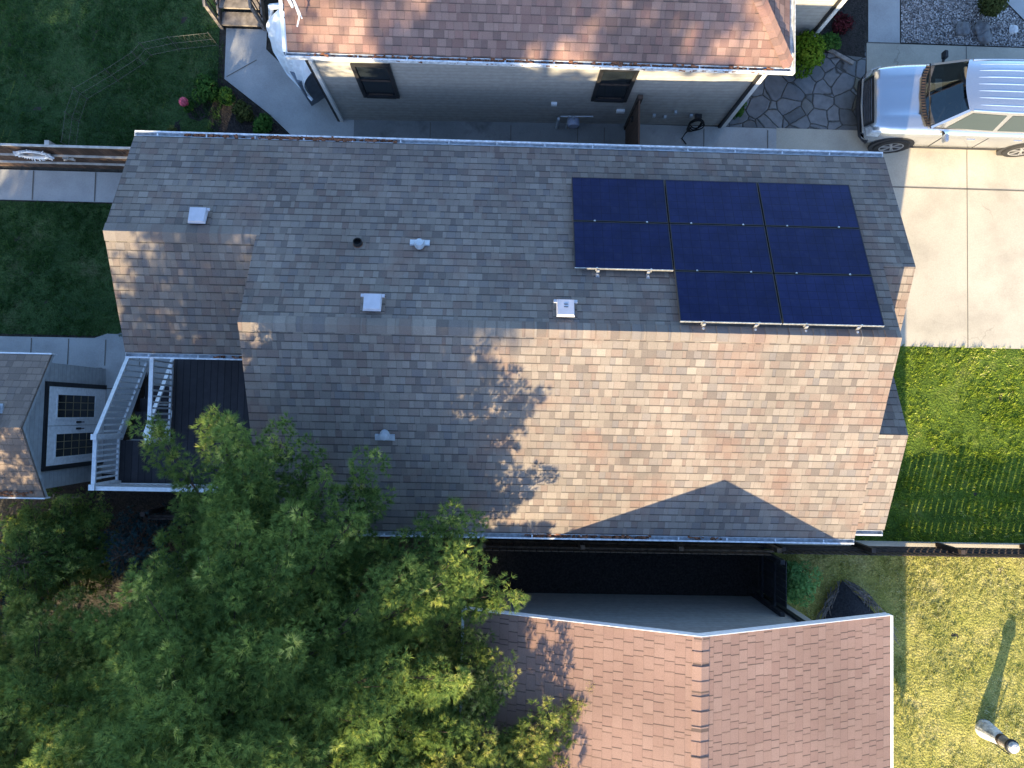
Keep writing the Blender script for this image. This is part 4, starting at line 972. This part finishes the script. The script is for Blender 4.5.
pk=MB(); pk.obox((7.66,8.24,.05),Vector((.28,-.15,0)),Vector((.02,.035,0)),(0,0,.02)); tag(pk.build('plank',M['wood_grey']),'short grey plank lying on the flagstones by the lime shrub','plank')

# tent shaped netting by the garage
tn=thing('plant_cover','dark pointed low cover edged with frayed grey twigs beside the pinkish roof','plant cover',(7.85,-3.95,0))
tipp=Vector((7.70,-3.52,.06)); lft=[Vector((7.30,-4.35,.05)),Vector((7.12,-5.0,.05))]; rgt=[Vector((8.42,-4.22,.05)),Vector((8.75,-5.0,.05))]; rid=[Vector((7.82,-4.0,.34)),Vector((7.95,-5.0,.55))]
m=MB()
for a in (lft,rgt):
    q=[tipp,a[0],rid[0]]; m.poly(q if a is rgt else q[::-1],smooth=True); q=[a[0],a[1],rid[1],rid[0]]; m.poly(q if a is rgt else q[::-1],smooth=True)
m.build('netting',plain('black_netting',(.03,.03,.033),.95,var=.4,vs=25,bump=.03,bs=14),tn,merge=True)
for a in (lft,rgt):
    m=MB()
    for k in range(46):
        f_=random.random(); p=tipp.lerp(a[0],f_) if f_<.75 else a[0].lerp(a[1],(f_-.75)*2); dd=(a[0]-tipp).normalized(); w_=Vector((dd.y,-dd.x,0))*(.10*math.sin(math.pi*f_)+.03)*(-1 if a is rgt else 1)
        q=p+dd*random.uniform(.25,.6)+w_*random.uniform(-.6,1.6)+Vector((0,0,random.uniform(0,.10))); p=p+w_*random.uniform(-.6,1.6)
        m.tube([p,(p+q)/2+Vector((0,0,random.uniform(.04,.12)))+w_*.5,q],[.014,.012,.006],4,False)
    m.build('frayed_edge',M['net'],tn)

M['worn_white']=plain('weathered_white',(.55,.55,.54),.8,var=.38,vs=11,bump=.01,bs=30)
# garden ornament on the dry lawn
og=thing('garden_ornament','white tapering garden ornament with dark bands, alone on the yellow lawn','ornament',(10.86,-6.70,0))
cx,cy=10.86,-6.70
def lp(name,prof,mat): m=MB(); m.lathe((cx,cy,0),prof,18); return m.build(name,mat,og)
lp('base',[(0,.0),(.19,.0),(.20,.08),(.18,.25),(.145,.45),(.12,.55)],M['worn_white'])
lp('band',[(.120,.55),(.125,.56),(.122,.62),(.118,.63)],M['wood_dark'])
lp('tower',[(.116,.63),(.11,.75),(.115,.85)],M['wood_grey'])
lp('gallery',[(.115,.85),(.145,.86),(.145,.90),(.11,.91)],M['dark'])
lp('cap',[(.11,.91),(.115,.95),(.09,.99),(.04,1.0),(0,1.005)],M['worn_white'])
m=MB(); m.tube([(10.98,-6.95,.0),(11.05,-7.02,.55)],.014,6); sk=m.build('garden_stake',M['dark']); tag(sk,'thin dark stake stuck in the lawn beside the white ornament','stake')

# ------------------------------------------------------------------ silver car
car=thing('car','silver car parked on the sunlit driveway, nose to the left','car',(10.3,6.84,0))
CY=6.88
# lower body loft: stations (x, half width, z bottom, z shoulder, z top, crease)
S=[(7.88,.58,.36,.48,.60,0),(7.91,.68,.30,.52,.80,0),(7.96,.72,.27,.62,.95,0),(8.05,.75,.25,.72,.995,.006),(8.25,.775,.24,.78,1.03,.012),(8.55,.795,.24,.86,1.065,.02),(8.85,.80,.24,.92,1.095,.022),(9.10,.80,.24,.95,1.115,.015),(9.30,.80,.24,.97,1.12,0),(10.5,.805,.24,.99,1.12,0),(11.6,.80,.24,1.0,1.12,0),(12.4,.78,.26,1.0,1.12,0),(12.68,.74,.30,.95,1.05,0),(12.75,.68,.36,.85,.95,0)]
def section(x,hw,zb,zs,zt,cr):
    half=[(0,zb),(hw*.80,zb),(hw*.97,zb+.08),(hw,zb+.25),(hw*.995,zs-.02),(hw*.975,zs+.02),(hw*.90,zt-.045),(hw*.80,zt-.008),(hw*.62,zt+.0),(hw*.52,zt+cr+.004),(hw*.47,zt-.002),(hw*.2,zt+.012),(0,zt+.014)]
    R_=[(x,CY-y,z) for y,z in half]; L_=[(x,CY+y,z) for y,z in half[1:-1]][::-1]
    return R_+L_
m=MB(); secs=[section(*s) for s in S]; n=len(secs[0])
for i in range(len(secs)-1):
    for k in range(n): m.poly([secs[i][k],secs[i][(k+1)%n],secs[i+1][(k+1)%n],secs[i+1][k]],smooth=True)
m.poly(secs[0]); m.poly(secs[-1][::-1])
body=m.build('body',M['paint'],car,merge=True)
# greenhouse: base ring and roof ring
def ringpt(x,y,z): return (x,CY+y,z)
B0=[(9.02,-.68),(8.93,-.38),(8.90,0),(8.93,.38),(9.02,.68),(10.4,.735),(11.8,.735),(12.62,.65),(12.68,0),(12.62,-.65),(11.8,-.735),(10.4,-.735)]
T0=[(9.52,-.52),(9.44,-.30),(9.42,0),(9.44,.30),(9.52,.52),(10.4,.56),(11.6,.56),(12.25,.50),(12.30,0),(12.25,-.50),(11.6,-.56),(10.4,-.56)]
zb_,zt_=1.10,1.66
m=MB()
for i in range(4,12):
    j=(i+1)%12; m.poly([ringpt(*B0[i],zb_),ringpt(*B0[j],zb_),ringpt(*T0[j],zt_),ringpt(*T0[i],zt_)][::-1])
m.build('pillar_frame',M['paint'],car,merge=True)
# roof skin with crown
m=MB(); nx,ny=12,10
def roofpt(u,v):
    x=9.42+.10*abs(v)**2+u*(12.28-9.42-.10*abs(v)**2); hw=.53+.03*math.sin(math.pi*min(1,u*1.2)); y=v*hw
    return (x,CY+y,zt_+.004+.10*(1-v**4)*(math.sin(math.pi*min(.5,.12+u*1.5))*.8+.1)-.05*max(0,u-.75)*2)
for i in range(nx):
    for j in range(ny):
        u0,u1,v0,v1=i/nx,(i+1)/nx,-1+2*j/ny,-1+2*(j+1)/ny
        m.poly([roofpt(u0,v0),roofpt(u1,v0),roofpt(u1,v1),roofpt(u0,v1)],smooth=True)
rf=m.build('roof',M['paint'],car,merge=True)
for k in range(7):
    v=-.78+k*.26; m=MB()
    pr=[roofpt(u,v) for u in np.linspace(.085,.93,10)]
    m.tube([(p[0],p[1],p[2]+.001) for p in pr],[.004]+[.012]*8+[.004],6); m.build('roof_rib',M['paint'],rf)
for sgn in (-1,1):
    m=MB(); pr=[roofpt(u,sgn*.985) for u in np.linspace(.03,.95,10)]; m.tube([(p[0],p[1],p[2]+.006) for p in pr],.016,6); m.build('roof_rail',M['paint'],rf)
for (xb,yb),(xt,yt) in ((B0[0],T0[0]),(B0[4],T0[4])):
    m=MB(); m.bar((xb+.02,CY+yb,zb_),(xt+.02,CY+yt,zt_),.05,.03); m.build('windshield_pillar',M['paint'],car)
m=MB(); m.poly([(9.02,CY-.70,1.136),(12.3,CY-.70,1.136),(12.3,CY+.70,1.136),(9.02,CY+.70,1.136)]); inter=m.build('interior_floor',M['plastic'],car)
m=MB(); m.prism_z([(9.02,CY-.62),(9.28,CY-.60),(9.34,CY),(9.28,CY+.60),(9.02,CY+.62),(8.97,CY)],1.138,1.20); m.build('dashboard',plain('grey_dashboard',(.05,.05,.055),.7,var=.4,vs=9),inter)
for sg in (-1,1):
    m=MB(); m.obox((9.72,CY+sg*.34,1.27),(.07,0,.03),(0,.20,0),(-.05,0,.13)); m.obox((9.75,CY+sg*.34,1.45),(.04,0,.0),(0,.10,0),(0,0,.055)); m.build('seat',plain('grey_seat',(.10,.10,.11),.85) if 'grey_seat' not in bpy.data.materials else bpy.data.materials['grey_seat'],inter,bevel=.015)
m=MB(); m.tube([(9.40+.03*math.sin(a),CY-.34+.15*math.cos(a),1.28+.13*math.sin(a)) for a in [2*math.pi*k/16 for k in range(17)]],.014,6,False); m.bar((9.33,CY-.34,1.20),(9.40,CY-.34,1.28),.04); m.build('steering_wheel',M['black'],inter)
m=MB(); m.poly([(9.10,CY+.08,1.205),(9.24,CY+.08,1.205),(9.24,CY+.34,1.205),(9.10,CY+.34,1.205)]); m.build('paper',plain('pale_paper',(.35,.36,.36),.8),inter)
def inset(quad,d,off):
    q=[Vector(p) for p in quad]; c=sum(q,Vector())/len(q); nrm=(q[1]-q[0]).cross(q[2]-q[0]).normalized()
    return [c+(p-c)*(1-d)+nrm*off for p in q]
# windshield as a strip of facets
m=MB()
wsB=[(9.02,-.675),(8.93,-.38),(8.90,0),(8.93,.38),(9.02,.675)]; wsT=[(9.52,-.515),(9.44,-.30),(9.42,0),(9.44,.30),(9.52,.515)]
for i in range(4):
    q=[]
    for (xb,yb),(xt,yt),e in ((wsB[i],wsT[i],0),(wsB[i+1],wsT[i+1],1)):
        lo=Vector((xb,CY+yb*.97,zb_)).lerp(Vector((xt,CY+yt*.97,zt_)),.06); hi=Vector((xb,CY+yb*.97,zb_)).lerp(Vector((xt,CY+yt*.97,zt_)),.97); q.append((lo,hi))
    nv=Vector((-.72,0,.68))*.008
    m.poly([q[0][0]+nv,q[0][1]+nv,q[1][1]+nv,q[1][0]+nv],smooth=True)
ws=m.build('windshield',M['windglass'],car,merge=True)
for sgn in (-1,1):
    for xa,xb in ((9.62,10.35),(10.45,11.35),(11.45,12.15)):
        def sp_(x,f):
            yb=np.interp(x,[9.02,10.4,11.8,12.62],[.68,.735,.735,.65]); yt=np.interp(x,[9.52,10.4,11.6,12.25],[.52,.56,.56,.50]); y=yb+(yt-yb)*f
            return Vector((x,CY+sgn*(y+.008),zb_+(zt_-zb_)*f))
        xs=9.36 if xa<9.7 else xa
        q=[sp_(xs,.10),sp_(xb,.10),sp_(xb,.88),sp_(xa+.02,.88)]
        m=MB(); m.poly(q if sgn<0 else q[::-1]); m.build('side_window',M['carglass'],car)
    # mirror
    m=MB(); m.obox((9.36,CY+sgn*.90,1.12),(.045,0,0),(0,.085,0),(0,0,.07)); mi=m.build('mirror',M['paint'] if sgn<0 else M['plastic'],car,bevel=.02)
    m=MB(); m.bar((9.34,CY+sgn*.74,1.07),(9.36,CY+sgn*.86,1.10),.04); m.build('mirror_arm',M['plastic'],mi)
    # headlamp
    m=MB(); q=[(7.89,.54,.70),(7.93,.69,.66),(8.10,.765,.80),(8.12,.71,.93),(7.96,.54,.90)]
    P_=[Vector((x-.012,CY+sgn*(y+.012),z)) for x,y,z in q]; m.poly(P_ if sgn>0 else P_[::-1]); c_=sum(P_,Vector())/5
    for i in range(5): m.poly([P_[i],P_[(i+1)%5],c_+Vector((-.05,sgn*.03,.03))],smooth=True)
    m.build('headlight',M['lamp'],car)
    m=MB(); m.box(8.98,10.98,CY+sgn*.808-.008,CY+sgn*.808+.008,.34,.42); m.build('side_moulding',M['plastic'],car)
    for x in (9.98,11.0):
        m=MB(); m.box(x,x+.18,CY+sgn*.806-.012,CY+sgn*.806+.012,.86,.89); m.build('door_handle',M['chrome'],car)
    m=MB()
    for x in (9.42,10.40,11.35): m.box(x-.009,x+.009,CY+sgn*.805-.002,CY+sgn*.805+.002,.42,.96)
    m.build('door_seam',M['plastic'],car)
    for x in (8.62,11.55):
        m=MB(); yy=CY+sgn*.802; n=20
        m.lathe((x,yy,.37),[(.0,sgn*.002),(.46,sgn*.002),(.46,-sgn*.05)],24,'y'); m.build('wheel_arch',M['plastic'],car)
        m=MB(); yo,yi=sgn*.03,-sgn*.19
        m.lathe((x,yy,.375),[(.25,yo),(.35,yo+sgn*.005),(.375,yo-sgn*.02),(.375,yi+sgn*.02),(.35,yi),(.25,yi)],28,'y'); ty=m.build('wheel',M['black'],car)
        m=MB(); m.lathe((x,yy,.375),[(.25,yo-sgn*.002),(.235,yo-sgn*.02),(.23,yo-sgn*.05),(0,yo-sgn*.05)],28,'y'); rm=m.build('rim',M['dark'],ty)
        m=MB(); m.lathe((x,yy,.375),[(.05,yo-sgn*.049),(.05,yo-sgn*.006),(0,yo-sgn*.004)],12,'y'); m.lathe((x,yy,.375),[(.252,yo+sgn*.004),(.225,yo+sgn*.002),(.225,yo-sgn*.02)],28,'y')
        for k in range(6):
            a=k*math.pi/3; 
            for da in (-.12,.12): m.bar((x+.04*math.cos(a),yy+yo-sgn*.015,.375+.04*math.sin(a)),(x+.23*math.cos(a+da),yy+yo-sgn*.01,.375+.23*math.sin(a+da)),.026,.016,(0,1,0))
        m.build('spoke',M['rim'],ty)
m=MB(); m.tube([(8.05,CY-.75,.44),(7.92,CY-.60,.42),(7.86,CY,.42),(7.92,CY+.60,.42),(8.05,CY+.75,.44)],.06,10); m.build('bumper',M['plastic'],car)
m=MB(); m.tube([(8.03,CY-.73,.58),(7.90,CY-.58,.58),(7.86,CY,.59),(7.90,CY+.58,.58),(8.03,CY+.73,.58)],.035,8); m.build('bumper_strip',M['chrome'],car)
m=MB(); m.poly([(7.865,CY-.50,.64),(7.865,CY+.50,.64),(7.935,CY+.52,.93),(7.935,CY-.52,.93)][::-1]); gl=m.build('grille',M['plastic'],car)
m=MB()
for k in range(4): z=.69+k*.06; x=7.865+(z-.64)*.24-.006; m.bar((x,CY-.46,z),(x,CY+.46,z),.008,.012)
m.build('grille_bar',M['chrome'],gl)
m=MB(); 
pc=[(9.00,-.66),(8.90,-.40),(8.865,0),(8.90,.40),(9.00,.66)]
for i in range(4):
    (x0,y0),(x1,y1)=pc[i],pc[i+1]; m.poly([(x0-.03,CY+y0,1.137),(x0+.05,CY+y0*.98,1.142),(x1+.05,CY+y1*.98,1.142),(x1-.03,CY+y1,1.137)][::-1] if False else [(x0-.05,CY+y0,1.14),(x0+.05,CY+y0*.98,1.145),(x1+.05,CY+y1*.98,1.145),(x1-.05,CY+y1,1.14)][::-1])
cow=m.build('cowl',M['plastic'],car)
m=MB()
for k in range(22):
    y=-.63+k*1.26/21; x=float(np.interp(abs(y),[0,.40,.66],[8.865,8.90,9.0])); m.bar((x-.045,CY+y,1.15),(x+.03,CY+y,1.155),.02,.01)
m.build('vent_slat',M['wood_dark'],cow)
for y0,y1 in ((-.62,-.05),(.0,.55)):
    m=MB(); m.tube([(8.93,CY+y0,1.17),(8.97,CY+(y0+y1)/2,1.20),(8.99,CY+y1,1.22)],.010,6); m.build('wiper',M['black'],car)
# seats and dashboard behind the glass are hinted by the dark interior

# ------------------------------------------------------------------ light, sky, camera
EL,AZ=R(21.5),R(15.5)
sd=Vector((math.cos(EL)*math.sin(AZ),math.cos(EL)*math.cos(AZ),-math.sin(EL)))     # light travels this way
sun=bpy.data.lights.new('sun','SUN'); so=bpy.data.objects.new('sun',sun); COL.objects.link(so)
sun.energy=4.7; sun.angle=R(.5); sun.color=(1,.80,.49); so.rotation_euler=sd.to_track_quat('-Z','Y').to_euler(); so.location=(-8,-40,30)
wd=bpy.data.worlds.new('World'); sc.world=wd; wd.use_nodes=True; nt=wd.node_tree
sky=nt.nodes.new('ShaderNodeTexSky'); sky.sky_type='NISHITA'; sky.sun_disc=False; sky.sun_elevation=EL; sky.sun_rotation=R(180)+AZ; sky.ozone_density=4.0
bg=nt.nodes['Background']; bg.inputs[1].default_value=.15; nt.links.new(sky.outputs[0],bg.inputs[0])
cam=bpy.data.cameras.new('camera'); co=bpy.data.objects.new('camera',cam); COL.objects.link(co)
Rw=Matrix(((.99952624,.02073589,.02274457),(-.02164274,.99895008,.04037734),(-.02188343,-.04085047,.9989256))).transposed()
co.matrix_world=Matrix.Translation((0,0,15.7))@Rw.to_4x4()
cam.sensor_width=36; cam.lens=711/1024*36; cam.clip_start=.1; cam.clip_end=500
sc.camera=co
sc.view_settings.view_transform='Standard'; sc.view_settings.look='None'; sc.view_settings.gamma=1; sc.view_settings.exposure=1.82
sc.view_settings.use_curve_mapping=False
bpy.context.view_layer.update()
